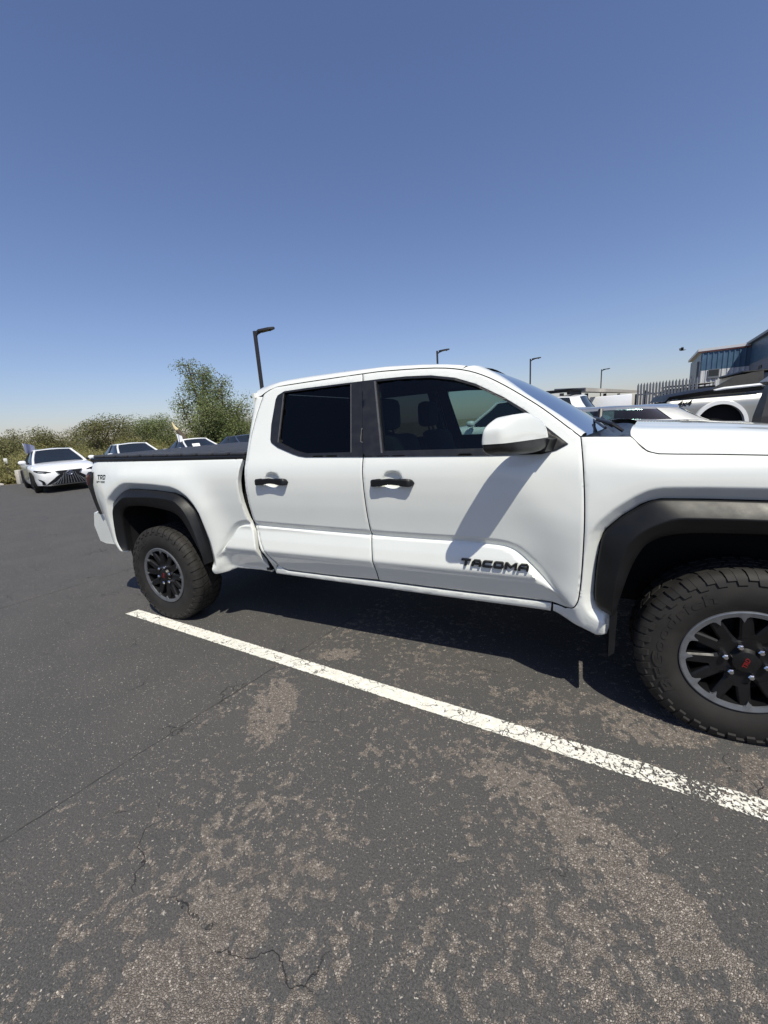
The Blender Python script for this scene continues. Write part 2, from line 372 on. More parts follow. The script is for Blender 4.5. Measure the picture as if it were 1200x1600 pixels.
def asphalt():
    m = bpy.data.materials.new('worn_asphalt'); m.use_nodes = True; n = m.node_tree; b = n.nodes['Principled BSDF']
    g = NN(n, 'ShaderNodeNewGeometry'); vec = g.outputs['Position']
    sx = NN(n, 'ShaderNodeSeparateXYZ'); n.links.new(vec, sx.inputs[0])
    at = NN(n, 'ShaderNodeAttribute', attribute_name='wear'); den = at.outputs['Fac']
    # sealcoat
    n1 = noise(n, vec, 420, 3, .7); n2 = noise(n, vec, 1.7, 6, .6); n3 = noise(n, vec, 95, 4, .65)
    seal = mixc(n, ramp(n, n1, .3, .72), (.030, .0295, .029), (.092, .0905, .089))
    seal = mixc(n, ramp(n, n2, .35, .7), seal, (1.16, 1.12, 1.10), 'MULTIPLY')
    ng = noise(n, vec, 170, 3, .7); seal = mixc(n, ramp(n, ng, .32, .68), (.62, .62, .62), (1.42, 1.40, 1.38)) if False else mixc(n, 1.0, seal, mixc(n, ramp(n, ng, .34, .66), (.66, .66, .66), (1.40, 1.39, 1.37)), 'MULTIPLY')
    seal = mixc(n, math_(n, 'MULTIPLY', ramp(n, n3, .52, .70), .5), seal, (.115, .109, .104))
    # dark scuffs stretched along the lot
    mp = NN(n, 'ShaderNodeMapping'); mp.inputs['Rotation'].default_value = (0, 0, .25); mp.inputs['Scale'].default_value = (1.0, 5, 1); n.links.new(vec, mp.inputs[0])
    sc = noise(n, mp.outputs[0], 2.2, 7, .7, .6); seal = mixc(n, math_(n, 'MULTIPLY', ramp(n, sc, .60, .74), .45), seal, (.030, .030, .031))
    # exposed aggregate
    cell = voro(n, vec, 175, 'F1', 'Color'); bw = NN(n, 'ShaderNodeSeparateColor'); n.links.new(cell, bw.inputs[0])
    dist = voro(n, vec, 175, 'DISTANCE_TO_EDGE', 'Distance')
    agg = NN(n, 'ShaderNodeValToRGB'); e = agg.color_ramp.elements; e[0].position = 0; e[0].color = (.13, .112, .096, 1); e[1].position = 1; e[1].color = (.50, .445, .38, 1)
    for p, c in ((.35, (.195, .170, .146)), (.7, (.245, .214, .184)), (.9, (.31, .272, .235))): k = e.new(p); k.color = (*c, 1)
    n.links.new(bw.outputs[0], agg.inputs[0])
    aggc = mixc(n, ramp(n, dist, 0.0, .09), (.068, .058, .050), agg.outputs[0])
    aggc = mixc(n, ramp(n, n2, .3, .7), aggc, (.86, .85, .86), 'MULTIPLY')
    # mask: density plus clumped noise
    wv = NN(n, 'ShaderNodeVectorMath', operation='ADD'); nd = NN(n, 'ShaderNodeTexNoise'); nd.inputs['Scale'].default_value = 60; n.links.new(vec, nd.inputs['Vector'])
    ms = NN(n, 'ShaderNodeVectorMath', operation='SCALE'); ms.inputs['Scale'].default_value = .02; n.links.new(nd.outputs['Color'], ms.inputs[0]); n.links.new(vec, wv.inputs[0]); n.links.new(ms.outputs[0], wv.inputs[1])
    fl = noise(n, wv.outputs[0], 27, 6, .62); fl2 = noise(n, wv.outputs[0], 11, 4, .6)
    f = math_(n, 'ADD', math_(n, 'MULTIPLY', fl, .72), math_(n, 'MULTIPLY', fl2, .28))
    thr = math_(n, 'SUBTRACT', .715, math_(n, 'MULTIPLY', den, .305))
    msk = ramp(n, math_(n, 'SUBTRACT', f, thr), -.010, .022)
    col = mixc(n, msk, seal, aggc)
    # scattered pale stones poking through
    def stones(scale, rad, keep, c, prev):
        d = voro(n, wv.outputs[0], scale, 'F1', 'Distance'); cc = voro(n, wv.outputs[0], scale, 'F1', 'Color'); s2 = NN(n, 'ShaderNodeSeparateColor'); n.links.new(cc, s2.inputs[0])
        mk = math_(n, 'MULTIPLY', math_(n, 'LESS_THAN', d, rad), math_(n, 'GREATER_THAN', s2.outputs[1], keep))
        cl = mixc(n, s2.outputs[2], (.20, .17, .14), c); return mixc(n, mk, prev, cl)
    clump = noise(n, vec, 2.6, 3)
    col = stones(60, .17, .84, (.46, .42, .37), col); col = stones(31, .11, .91, (.55, .52, .47), col); col = stones(140, .3, .84, (.32, .29, .26), col)
    # cracks
    cv = NN(n, 'ShaderNodeVectorMath', operation='ADD'); cn = NN(n, 'ShaderNodeTexNoise'); cn.inputs['Scale'].default_value = 5; cn.inputs['Detail'].default_value = 6; n.links.new(vec, cn.inputs['Vector'])
    cs = NN(n, 'ShaderNodeVectorMath', operation='SCALE'); cs.inputs['Scale'].default_value = .35; n.links.new(cn.outputs['Color'], cs.inputs[0]); n.links.new(vec, cv.inputs[0]); n.links.new(cs.outputs[0], cv.inputs[1])
    cd = voro(n, cv.outputs[0], 1.5, 'DISTANCE_TO_EDGE', 'Distance')
    cm = math_(n, 'MULTIPLY', ramp(n, cd, .0012, .005, 1, 0), ramp(n, noise(n, vec, 1.9, 3), .53, .62))
    # two straight construction seams
    for nx, ny, c0, w in ((.9796, -.2012, -2.283, .004), (.986, -.167, -5.47, .006)):
        d = math_(n, 'ADD', math_(n, 'MULTIPLY', sx.outputs[0], nx), math_(n, 'MULTIPLY', sx.outputs[1], ny)); d = math_(n, 'SUBTRACT', d, c0)
        d = math_(n, 'ADD', d, math_(n, 'MULTIPLY', math_(n, 'SUBTRACT', noise(n, vec, 14, 4), .5), .022))
        cm = math_(n, 'MAXIMUM', cm, math_(n, 'MULTIPLY', ramp(n, math_(n, 'ABSOLUTE', d), w*.5, w*1.6, 1, 0), ramp(n, noise(n, vec, 6, 3), .38, .55, .25, .85)))
    col = mixc(n, math_(n, 'MULTIPLY', cm, .8), col, (.020, .018, .018))
    n.links.new(col, b.inputs['Base Color']); b.inputs['Specular IOR Level'].default_value = .35
    n.links.new(ramp(n, msk, 0, 1, .78, .9), b.inputs['Roughness'])
    h = math_(n, 'ADD', math_(n, 'MULTIPLY', n1, .35), math_(n, 'MULTIPLY', math_(n, 'MULTIPLY', msk, ramp(n, dist, 0, .25)), .7))
    h = math_(n, 'SUBTRACT', h, math_(n, 'MULTIPLY', msk, .55)); h = math_(n, 'SUBTRACT', h, math_(n, 'MULTIPLY', cm, 1.3)); h = math_(n, 'ADD', h, math_(n, 'MULTIPLY', n3, .5))
    bp = NN(n, 'ShaderNodeBump'); bp.inputs['Strength'].default_value = .8; bp.inputs['Distance'].default_value = .0045; n.links.new(h, bp.inputs['Height']); n.links.new(bp.outputs[0], b.inputs['Normal'])
    return m
M['asphalt'] = asphalt()
def sheet(name, xs, ys, z0, m, kind='structure', left=None, wearf=None, drop=False):
    X, Y = np.meshgrid(xs, ys); X = X.copy()
    if left is not None: X[:, 0] = left(Y[:, 0])
    Z = ground_z(X, Y)+z0
    if drop: Z = Z-.35*sstep(1., 5., X-LEFT(Y))*(1-sstep(28., 33., Y))
    mb = MB(); n = len(xs); mb.v = list(zip(X.ravel(), Y.ravel(), Z.ravel())); mb.f = [(j*n+i, j*n+i+1, (j+1)*n+i+1, (j+1)*n+i) for j in range(len(ys)-1) for i in range(n-1)]
    o = mb.build(name, m, None, kind=kind, fixn=False, ang=0)
    if wearf: attr(o.data, 'wear', wearf(X.ravel(), Y.ravel()))
    return o
xs = np.r_[-40, -12, np.arange(-9, -4.6, .5), np.arange(-4.5, 1.6, .035), np.arange(2, 9, .6), np.arange(10, 60, 5)]
ys = np.r_[np.arange(-40, -4, 6), np.arange(-3.2, 1.3, .035), np.arange(1.4, 16, .5), np.arange(17, 37, 3)]
LEFT = lambda y: -23.6+.326*(y-6.3)
lot = sheet('parking_lot', xs, ys, 0., M['asphalt'], left=LEFT, wearf=wear)
def dirt_mat():
    m = bpy.data.materials.new('dry_dirt'); m.use_nodes = True; n = m.node_tree; b = n.nodes['Principled BSDF']
    g = NN(n, 'ShaderNodeNewGeometry'); vec = g.outputs['Position']
    c = mixc(n, ramp(n, noise(n, vec, .35, 6), .35, .65), (.19, .155, .10), (.13, .125, .06)); c = mixc(n, ramp(n, noise(n, vec, 9, 5), .4, .7), c, (.27, .22, .15))
    n.links.new(c, b.inputs['Base Color']); b.inputs['Roughness'].default_value = .95; return m
M['dirt'] = dirt_mat()
gx = np.r_[-4000, -1500, -400, np.linspace(-120, 120, 61), 400, 1500, 4000]
sheet('ground', gx, gx, -.012, M['dirt'], drop=True)
# low rise behind the parked cars carrying the brush
def bank_h(s, t): return 0.
# painted bay line
def line_mat():
    m = bpy.data.materials.new('worn_line_paint'); m.use_nodes = True; n = m.node_tree; b = n.nodes['Principled BSDF']
    g = NN(n, 'ShaderNodeNewGeometry'); vec = g.outputs['Position']; at = NN(n, 'ShaderNodeAttribute', attribute_name='wear')
    c = mixc(n, ramp(n, noise(n, vec, 30, 5), .35, .7), (.62, .60, .53), (.74, .72, .66)); n.links.new(c, b.inputs['Base Color']); b.inputs['Roughness'].default_value = .7
    cv = NN(n, 'ShaderNodeVectorMath', operation='ADD'); cn = NN(n, 'ShaderNodeTexNoise'); cn.inputs['Scale'].default_value = 9; cn.inputs['Detail'].default_value = 5; n.links.new(vec, cn.inputs['Vector'])
    cs = NN(n, 'ShaderNodeVectorMath', operation='SCALE'); cs.inputs['Scale'].default_value = .22; n.links.new(cn.outputs['Color'], cs.inputs[0]); n.links.new(vec, cv.inputs[0]); n.links.new(cs.outputs[0], cv.inputs[1])
    cd = voro(n, cv.outputs[0], 7, 'DISTANCE_TO_EDGE'); cd2 = voro(n, cv.outputs[0], 22, 'DISTANCE_TO_EDGE')
    w = at.outputs['Fac']
    hole = math_(n, 'MULTIPLY', ramp(n, math_(n, 'SUBTRACT', cd, math_(n, 'MULTIPLY', w, .05)), .004, .016, 1, 0), ramp(n, math_(n, 'ADD', noise(n, vec, 5, 3), math_(n, 'MULTIPLY', w, .25)), .47, .53))
    hole = math_(n, 'MAXIMUM', hole, math_(n, 'MULTIPLY', ramp(n, cd2, .01, .03, 1, 0), ramp(n, math_(n, 'ADD', noise(n, vec, 16, 3), math_(n, 'MULTIPLY', w, .12)), .55, .60)))
    fl = noise(n, vec, 85, 5, .65); hole = math_(n, 'MAXIMUM', hole, ramp(n, math_(n, 'ADD', fl, math_(n, 'MULTIPLY', w, .42)), .655, .675))
    uv = NN(n, 'ShaderNodeAttribute', attribute_name='edge'); hole = math_(n, 'MAXIMUM', hole, ramp(n, math_(n, 'ADD', uv.outputs['Fac'], math_(n, 'MULTIPLY', noise(n, vec, 60, 4), .35)), 1.10, 1.13))
    tr = NN(n, 'ShaderNodeBsdfTransparent'); mx = NN(n, 'ShaderNodeMixShader'); n.links.new(hole, mx.inputs[0]); n.links.new(b.outputs[0], mx.inputs[1]); n.links.new(tr.outputs[0], mx.inputs[2])
    n.links.new(mx.outputs[0], n.nodes['Material Output'].inputs[0]); return m
a0, a1 = np.array([-4.185, .015]), np.array([.60, -.353]); d = (a1-a0)/np.linalg.norm(a1-a0); nn = np.array([-d[1], d[0]]); V = []; Wd = []; Ed = []
for t in np.linspace(0, 1, 300):
    for k, s in enumerate(np.linspace(-1, 1, 9)):
        p = a0+(a1-a0)*t+nn*.052*s+d*(.016*s if t < .01 else 0); V.append((p[0], p[1], .004)); Wd.append(.26*math.exp(-((p[0]+.20)/.06)**2)+.25*float(sstep(-1.2, -.2, p[0]))+.06); Ed.append(abs(s))
mb = MB(); mb.v = V; mb.f = [(i*9+j, (i+1)*9+j, (i+1)*9+j+1, i*9+j+1) for i in range(299) for j in range(8)]
pl = mb.build('parking_line', line_mat(), None, kind='structure', fixn=False); attr(pl.data, 'wear', Wd); attr(pl.data, 'edge', Ed)
# ------------------------------------------------------------------ the white pickup truck
OFF = (-1.84, .976, 0.0); YC = .976
truck = thing('pickup_truck', 'large white crew cab pickup truck with black fender flares and bed cover in the foreground', 'pickup truck', OFF)
# body side surface: y as a function of x (along) and z (up); y = 0 is the outermost flare plane of the near side
_z = np.arange(.3, 2.0, .002)
def _sm(zt, yt, sig=9):
    y = np.interp(_z, zt, yt); k = np.exp(-.5*(np.arange(-30, 31)/sig)**2); k /= k.sum()
    return np.convolve(np.pad(y, 30, mode='edge'), k, 'valid')
YU = _sm([.3,.45,.55,.7,.80,.84,.9,1.0,1.1,1.18,1.24,1.285,1.32,1.75,1.95], [.17,.155,.14,.118,.098,.093,.086,.073,.066,.067,.074,.088,.104,.27,.345])
YL = _sm([.3,.45,.52,.632,.645,.670,.685,.75,.81,.95], [.24,.178,.1410,.0850,.0800,.0670,.0665,.0790,.0945,.106], 1.4)
LEDGE = catmull([(-3.16,.40),(-3.10,.56),(-3.02,.639),(-2.945,.725),(-2.86,.812),(-2.788,.843),(-2.70,.848),(-2.45,.841),(-1.84,.8285),(-1.43,.8235),(-1.26,.8235),(-1.10,.8198),(-.993,.813),(-.93,.787),(-.868,.7295),(-.807,.6675),(-.747,.606),(-.66,.53),(-.55,.40)], 3)
LPOLY = np.concatenate([LEDGE, [(-.5, .1), (-3.3, .1)]])
FRO = [(-3.1248,.55),(-3.127,.60),(-3.139,.7094),(-3.1885,.9168),(-3.225,.972),(-3.2726,1.0181),(-3.335,1.053),(-3.4078,1.0745),(-3.6195,1.0924),(-3.8687,1.1014),(-3.935,1.1000),(-3.983,1.0894),(-4.06,1.055),(-4.1367,1.0084),(-4.172,.985),(-4.1858,.956),(-4.2038,.8513),(-4.213,.6534),(-4.1735,.5945),(-4.1088,.5762)]
FRI = [(-3.165,.545),(-3.1913,.6182),(-3.2727,.7735),(-3.3397,.8765),(-3.40,.92),(-3.4945,.9444),(-3.7308,.9691),(-3.9262,.9641),(-4.0,.9435),(-4.0587,.891),(-4.0822,.802),(-4.092,.70),(-4.088,.62),(-4.08,.575)]
FRC = [(-3.135,.548),(-3.150,.66),(-3.2,.835),(-3.2632,.9517),(-3.32,1.005),(-3.3812,1.0326),(-3.5808,1.0488),(-3.8307,1.0448),(-3.95,1.038),(-4.05,.985),(-4.11,.94),(-4.135,.86),(-4.150,.70),(-4.13,.62),(-4.098,.576)]
FFO = [(-.5169,.5317),(-.5505,.5492),(-.566,.58),(-.5731,.618),(-.5698,.7504),(-.5574,.8792),(-.548,.918),(-.5291,.9471),(-.4775,1.0019),(-.4086,1.0552),(-.375,1.073),(-.3412,1.0811),(-.1987,1.0823),(0.,1.079),(.25,1.072),(.33,1.058),(.42,1.005),(.50,.935),(.535,.86),(.56,.74),(.58,.62)]
FFI = [(-.4835,.551),(-.4672,.6406),(-.4369,.7708),(-.3995,.8638),(-.375,.893),(-.3455,.9151),(-.2854,.9358),(-.1918,.9457),(0,.9513),(.2,.945),(.29,.925),(.36,.875),(.41,.80),(.44,.70),(.46,.60)]
FFC = [(-.5037,.5455),(-.4988,.6507),(-.478,.8112),(-.455,.885),(-.4198,.9371),(-.385,.966),(-.3428,.9899),(-.2904,1.0099),(-.2041,1.0139),(0,1.0143),(.25,1.005),(.33,.985),(.41,.91),(.465,.84),(.50,.72),(.52,.61)]
DIMPLES = [(-2.447, 1.168), (-1.590, 1.166)]
def Yside(x, z):
    x = np.asarray(x, float); z = np.asarray(z, float); P = np.stack([x, z], 1)
    yu = np.interp(z, _z, YU); yl = np.interp(z, _z, YL)
    yu = yu-.009*np.exp(-(((z-1.03)+.9*(x+.83))/.14)**2)*sstep(-1.15, -.80, x)*sstep(.55, .9, z)*(1-sstep(1.2, 1.32, z))
    d = segdist(P, LEDGE, False); s = np.where(inside(P, LPOLY), d, -d)
    wl = sstep(-3.1, -2.98, x)*(1-sstep(-.80, -.63, x))
    yl = np.where(s < .016, np.maximum(yl, .0935), yl)
    yu2 = yu+.0165*np.clip((s+.036)/.035, 0, 1)*wl
    t = sstep(-.001, .013, s)*wl
    y = yu2*(1-t)+np.minimum(yl, yu)*t
    for F, amp in ((FRO, .17), (FFO, .20)):
        d = segdist(P, F, False); r = inside(P, np.array(F+[(F[-1][0], .2), (F[0][0], .2)]))
        sd = np.where(r, 0, d)
        up = sstep(.62, 1.0, z)
        B = np.where(sd < .055, 1., np.exp(-((sd-.055)/(.13 if F is FRO else .17))**2))
        yt = .030+(.030+.012*up)*(1-np.clip(sd/.055, 0, 1))+.02*(1-up)
        k = 1-sstep(1.2, 1.32, z)
        B = B*(1-.9*sstep(-.01, .03, s)*wl*sstep(.03, .10, sd))
        y = y+(np.minimum(yt, y)-y)*B*k
    for cx, cz in DIMPLES:
        q = ((x-cx)/.062)**2+((z-cz)/.052)**2
        y = y+.026*np.sqrt(np.clip(1-q, 0, 1))*np.clip((1-q)*4, 0, 1)**.5
    y = y+.28*np.clip(-(x+4.36), 0, 1)**1.3 + np.where(x > .45, .9*np.clip(x-.45, 0, 1)**2.2, 0)
    return y
def fside(dy=0.):
    return lambda u, v: np.stack([u, Yside(u, v)+dy, v], 1)
VST = np.r_[np.arange(.30, .48, .02), np.arange(.48, .90, .0085), np.arange(.90, 1.95, .018)]
LEX = np.concatenate([LEDGE+np.array([0, d]) for d in (.034, .029, .022, .012, .004, -.001, -.006, -.011, -.016, -.024)])
def dimple_pts():
    return np.array([(cx+.062*r*math.cos(t), cz+.052*r*math.sin(t)) for cx, cz in DIMPLES for r in (.25, .5, .7, .84, .93, .985, 1.02) for t in np.linspace(0, 6.2832, 28, endpoint=False)])
def arch_pts(F):
    P = catmull(F, 3); d = np.gradient(P, axis=0); n = np.stack([-d[:, 1], d[:, 0]], 1); n /= np.linalg.norm(n, axis=1, keepdims=True)
    if (n[len(n)//2]@np.array([0, 1])) < 0: n = -n
    return [P+n*q for q in (.012, .03, .047, .055, .063, .078)]
FEATS = [np.stack([np.linspace(np.interp(zz, [.56, .639, .725], [-3.07, -2.99, -2.915]), np.interp(zz, [.55, .606, .6675, .7295], [-.70, -.787, -.847, -.908]), 108), np.full(108, zz)], 1) for zz in (.700, .685, .6775, .670, .658, .645, .6385, .632, .615)]+[LEDGE+np.array([0, d]) for d in (.044, .039, .035, .020, .004, -.001, -.006, -.012, -.020)]+arch_pts(FRO)+arch_pts(FFO)
EX = dimple_pts()
def mirror(o):
    c = copy_tree(o, truck); c.scale.y = -1; return c
SPLIT = [(-1.8361,1.7717),(-1.7735,1.3033),(-1.7760,1.2891),(-1.777,1.1996),(-1.7715,.9441),(-1.7627,.8113),(-1.7553,.685),(-1.753,.60),(-1.757,.5246)]
TOPG = catmull([(-2.5967,1.7092),(-2.5926,1.7215),(-2.5763,1.7349),(-2.515,1.7575),(-2.40,1.7665),(-1.8351,1.7735),(-1.6529,1.7705),(-1.3889,1.7528),(-1.2318,1.7249),(-1.1206,1.6841),(-1.0124,1.6239),(-.8768,1.5327),(-.7881,1.4653),(-.6552,1.3534)], 3)
RREAR = catmull([(-2.5967,1.7092),(-2.6285,1.60),(-2.652,1.478),(-2.6623,1.3589),(-2.667,1.28),(-2.6720,1.1696),(-2.6767,.9694),(-2.668,.8891),(-2.655,.8263),(-2.630,.7437),(-2.5942,.6578),(-2.5415,.5634),(-2.515,.535),(-2.4661,.5185)], 2)
tsplit = int(np.argmin(np.abs(TOPG[:, 0]+1.8361)))
FD = np.concatenate([TOPG[tsplit:], catmull([(-.6552,1.3534),(-.6437,1.2483),(-.632,1.0843),(-.628,.9297),(-.6308,.7254),(-.6374,.6052),(-.6470,.560),(-.6640,.532),(-.6971,.5157)], 3)[1:], [(-1.2101,.5146), (-1.757,.5206)], SPLIT[::-1][1:-1]])
RD = np.concatenate([TOPG[:tsplit+1], SPLIT[1:], [(-2.06,.5165)], RREAR[::-1][:-1]])
GF = [(-1.650,1.322),(-1.736,1.720),(-1.5488,1.716),(-1.4002,1.705),(-1.2664,1.677),(-1.153,1.634),(-1.0089,1.554),(-.9013,1.481),(-.815,1.402),(-.815,1.316),(-1.06,1.316)]
FW = [(-1.8325,1.7305),(-1.70,1.7300),(-1.5488,1.7265),(-1.4002,1.7148),(-1.2664,1.6875),(-1.153,1.6442),(-1.0089,1.5641),(-.9013,1.491),(-.80,1.405),(-.7064,1.3258),(-.7541,1.2999),(-.818,1.2830),(-1.0607,1.2843),(-1.7735,1.2975)]
GR = [(-1.9067,1.7240),(-2.4113,1.7205),(-2.4149,1.6415),(-2.4119,1.4391),(-2.4069,1.413),(-2.3919,1.3967),(-2.2781,1.3515),(-2.235,1.338),(-2.18,1.326),(-1.8571,1.322)]
RW = [(-1.8335,1.7305),(-2.2415,1.7315),(-2.4135,1.7284),(-2.4649,1.7062),(-2.477,1.6811),(-2.4873,1.5191),(-2.4794,1.4256),(-2.472,1.410),(-2.4583,1.3994),(-2.4098,1.3726),(-2.2851,1.3291),(-2.235,1.315),(-2.1793,1.3070),(-1.776,1.2975)]
def door(outl, trim, gl, gm, hx, lab):
    d = panel('door', outl, fside(), M['white'], truck, holes=[gl], step=.016, vstep=VST, gap=.003, off=OFF, inner=None, extra=EX, feats=FEATS, lip=.003, rimmat=M['void'])
    mi = panel('door_card', inset(outl, .02), fside(.045), M['int'], d, holes=[gl], step=.05, depth=0, lip=0, gap=0, off=OFF)
    panel('window_trim', trim, fside(-.0055), M['black'], d, holes=[inset(gl, .003)], step=.02, lip=0, depth=.014, off=OFF)
    panel('window_glass', inset(gl, -.006), fside(.009), gm, d, step=.06, lip=0, depth=0, off=OFF)
    # belt moulding and its thin upper line
    cx, cz = hx
    h = MB(); y0 = float(Yside([cx], [cz+.06])[0])
    L, hh = .134, .0245
    xs = np.linspace(-L, L, 23); rows = []
    for x in xs:
        e = max(0., (abs(x)-L+.03)/.03); sc = math.sqrt(max(.02, 1-e*e)); dz = -.012*abs(x)/L
        w = hh*(.82 if abs(x) < .05 else 1.)*sc
        yy = y0-.040*(1 if abs(x) < L-.025 else sc) ; yb = y0+.004
        ring = [(cx+x, yy+.004, cz-w+dz+.004+(.002)), (cx+x, yy, cz-w*.7+dz), (cx+x, yy, cz+w*.6+dz), (cx+x, yy+.006, cz+w*.95+dz), (cx+x, (yb if abs(x) > .075 else yy+.014), cz+w*.8+dz), (cx+x, (yb if abs(x) > .075 else yy+.016), cz-w*.9+dz)]
        rows.append(ring)
    h.grid(rows, close=True); h.f.append(tuple(range(6))); k = len(h.v)-6; h.f.append(tuple(range(k, k+6)))
    h.build('door_handle', M['flare'], d, off=OFF, ang=35)
    return d
fdoor = door(FD, FW, GF, M['gl_front'], (-1.592, 1.160), 'front')
rdoor = door(RD, RW, GR, M['gl_rear'], (-2.449, 1.166), 'rear')
# thin grey run channel strip at the rear of the front window and division line in the rear one
mb = MB(); 
for a, b, w in (((-1.7457,1.7215), (-1.657,1.3155), .011),):
    q = [(a[0]-w/2,a[1]),(a[0]+w/2,a[1]),(b[0]+w/2,b[1]),(b[0]-w/2,b[1])]
    v = fside(-.006)(np.array([p[0] for p in q]), np.array([p[1] for p in q])); v2 = v+np.array([0,.008,0])
    mb.add(np.r_[v, v2], [(0,1,2,3),(0,4,5,1),(1,5,6,2),(2,6,7,3),(3,7,4,0)])
mb.build('channel_strip', M['strip'], fdoor, off=OFF, smooth=False)
for a, b, w in (((-2.4149,1.712), (-2.4119,1.405), .007), ((-1.9067,1.722), (-1.8571,1.324), .006)):
    q = [(a[0]-w/2,a[1]),(a[0]+w/2,a[1]),(b[0]+w/2,b[1]),(b[0]-w/2,b[1])]; mb = MB()
    v = fside(-.006)(np.array([p[0] for p in q]), np.array([p[1] for p in q])); v2 = v+np.array([0,.008,0])
    mb.add(np.r_[v, v2], [(0,1,2,3),(0,4,5,1),(1,5,6,2),(2,6,7,3),(3,7,4,0)]); mb.build('window_divider', M['strip'], rdoor, off=OFF, smooth=False)

# front fender
FENDT = [(-.6552,1.3549),(-.60,1.3535),(-.53,1.350),(-.4608,1.3471),(-.445,1.332),(-.4289,1.3111),(-.415,1.295),(-.3977,1.2823),(-.3622,1.2721),(-.30,1.269),(-.1854,1.265),(0.0058,1.2556),(.3,1.235),(.60,1.205),(.82,1.16),(.88,1.05),(.88,.86),(.70,.78),(.60,.66)]
fend = np.concatenate([FENDT, np.array(FFO[::-1]), [(-.4889,.4939),(-.5105,.4082),(-.5574,.3991),(-.6162,.4246),(-.70,.449),(-.7576,.4632),(-.7576,.5085),(-.6971,.5107)], catmull([(-.6971,.5157),(-.6640,.532),(-.6470,.560),(-.6374,.6052),(-.6308,.7254),(-.628,.9297),(-.632,1.0843),(-.6437,1.2483),(-.6552,1.3549)], 3)[1:-1]])
fender = panel('front_fender', fend, fside(), M['white'], truck, step=.016, vstep=VST, gap=.0026, off=OFF, feats=FEATS, lip=.003, rimmat=M['void'])
# rocker panel below the doors
rk = [(-2.5842,.4815),(-1.8002,.4724),(-1.4054,.4638),(-.765,.4592),(-.762,.5105),(-1.2101,.5085),(-1.757,.5145),(-2.06,.511),(-2.4661,.5135),(-2.512,.529),(-2.5415,.5574),(-2.57,.53)]
rocker = panel('rocker_panel', rk, lambda u, v: np.stack([u, Yside(u, np.full_like(v, .518))-.006+.16*np.clip(.518-v, 0, 1)+.5*np.clip(.475-v, 0, 1), v], 1), M['white'], truck, step=.03, vstep=VST, gap=.001, off=OFF)
# cab corner strip between rear door and bed
CREAR = catmull([(-2.655,1.7171),(-2.675,1.58),(-2.6838,1.4253),(-2.6859,1.3087),(-2.6893,1.265),(-2.6993,1.1373),(-2.6999,1.0101),(-2.6851,.8672),(-2.6653,.7941),(-2.6401,.7087),(-2.6086,.6203),(-2.5942,.4815)], 2)
ccor = np.concatenate([CREAR, [(-2.5842,.4815),(-2.57,.53),(-2.5415,.5634)], RREAR[::-1][2:]])
cabc = panel('cab_corner', ccor, lambda u, v: np.stack([u, Yside(u, v)+.35*np.clip(-(u+2.655), 0, 1), v], 1), M['white'], truck, step=.012, vstep=VST, gap=.0018, off=OFF, lip=.003)
# bed side
BFR = catmull([(-2.7007,1.3120),(-2.7107,1.2779),(-2.7448,1.1568),(-2.7454,1.016),(-2.7157,.8587),(-2.6904,.7931),(-2.6732,.7063),(-2.6617,.6069),(-2.6489,.5763),(-2.6268,.4848)], 2)
BED = np.concatenate([BFR, [(-2.7233,.4903),(-2.9621,.4844),(-3.0,.470),(-3.0368,.4575),(-3.1129,.4501),(-3.140,.487),(-3.1248,.545)], FRO[1:], [(-4.15,.545),(-4.2363,.5483),(-4.3596,.6794),(-4.4605,.8618),(-4.4774,.9482),(-4.4827,1.0343),(-4.4752,1.1365),(-4.4403,1.1924),(-4.436,1.2256),(-4.4667,1.2405),(-4.458,1.2805),(-4.436,1.3334),(-3.6,1.3185)]])
bed = panel('bed_side', BED, fside(), M['white'], truck, step=.016, vstep=VST, gap=.0022, off=OFF, feats=FEATS, depth=.03)
# fender flares
def flare(O, Cc, I, name='fender_flare'):
    n = 70; o = resample(catmull(O, 3), n); c = resample(catmull(Cc, 3), n); i = resample(catmull(I, 3), n)
    rows = []
    yo = Yside(o[:, 0], o[:, 1])
    for k in range(n):
        f = lambda p, y: (p[0], y, p[1])
        a, b, d = o[k], c[k], i[k]; w = .004+.0*k
        m1 = a*.5+b*.5; m2 = b*.5+d*.5
        yk = min(yo[k]-.006, .05)
        rows.append([f(a, yo[k]+.012), f(a*.985+b*.015, yk), f(a*.9+b*.1, yk-.006), f(m1, yk*.5+.001), f(b*.92+a*.08, .0022), f(b, .0), f(b*.92+d*.08, .0022), f(m2, .017), f(d*.93+b*.07, .030), f(d, .036), f(d+(d-b)*.03, .05), f(d+(d-b)*.05, .09)])
    mb = MB(); mb.grid(rows); return mb.build(name, M['flare'], truck, off=OFF, ang=60)
ffl = flare(FFO, FFC, FFI); rfl = flare(FRO, FRC, FRI)
def well(I, x0):
    n = 40; i = resample(catmull(I, 2), n); mb = MB(); mb.grid([[(p[0], .05, p[1]), (p[0], .16, p[1]+.01), (p[0], .44, p[1]+.01)] for p in i])
    k = len(mb.v); mb.v += [(p[0], .44, p[1]+.01) for p in i]; mb.f.append(tuple(range(k, k+n)))
    return mb.build('wheel_liner', M['void'], truck, off=OFF)
wl1, wl2 = well(FFI, 0), well(FRI, 0)
# mud flaps (front hangs behind front wheel, rear behind rear wheel)
mb = MB(); mb.prism([(-.505,.535),(-.475,.55),(-.478,.33),(-.503,.305)], .055, .32, lambda u, v, d: (u, d, v)); mfl = mb.build('mud_flap', M['flare'], truck, off=OFF, smooth=False)
mb = MB(); mb.prism([(-4.118,.60),(-4.085,.60),(-4.06,.335),(-4.085,.315)], .075, .33, lambda u, v, d: (u, d, v)); mfr = mb.build('mud_flap', M['flare'], truck, off=OFF, smooth=False)
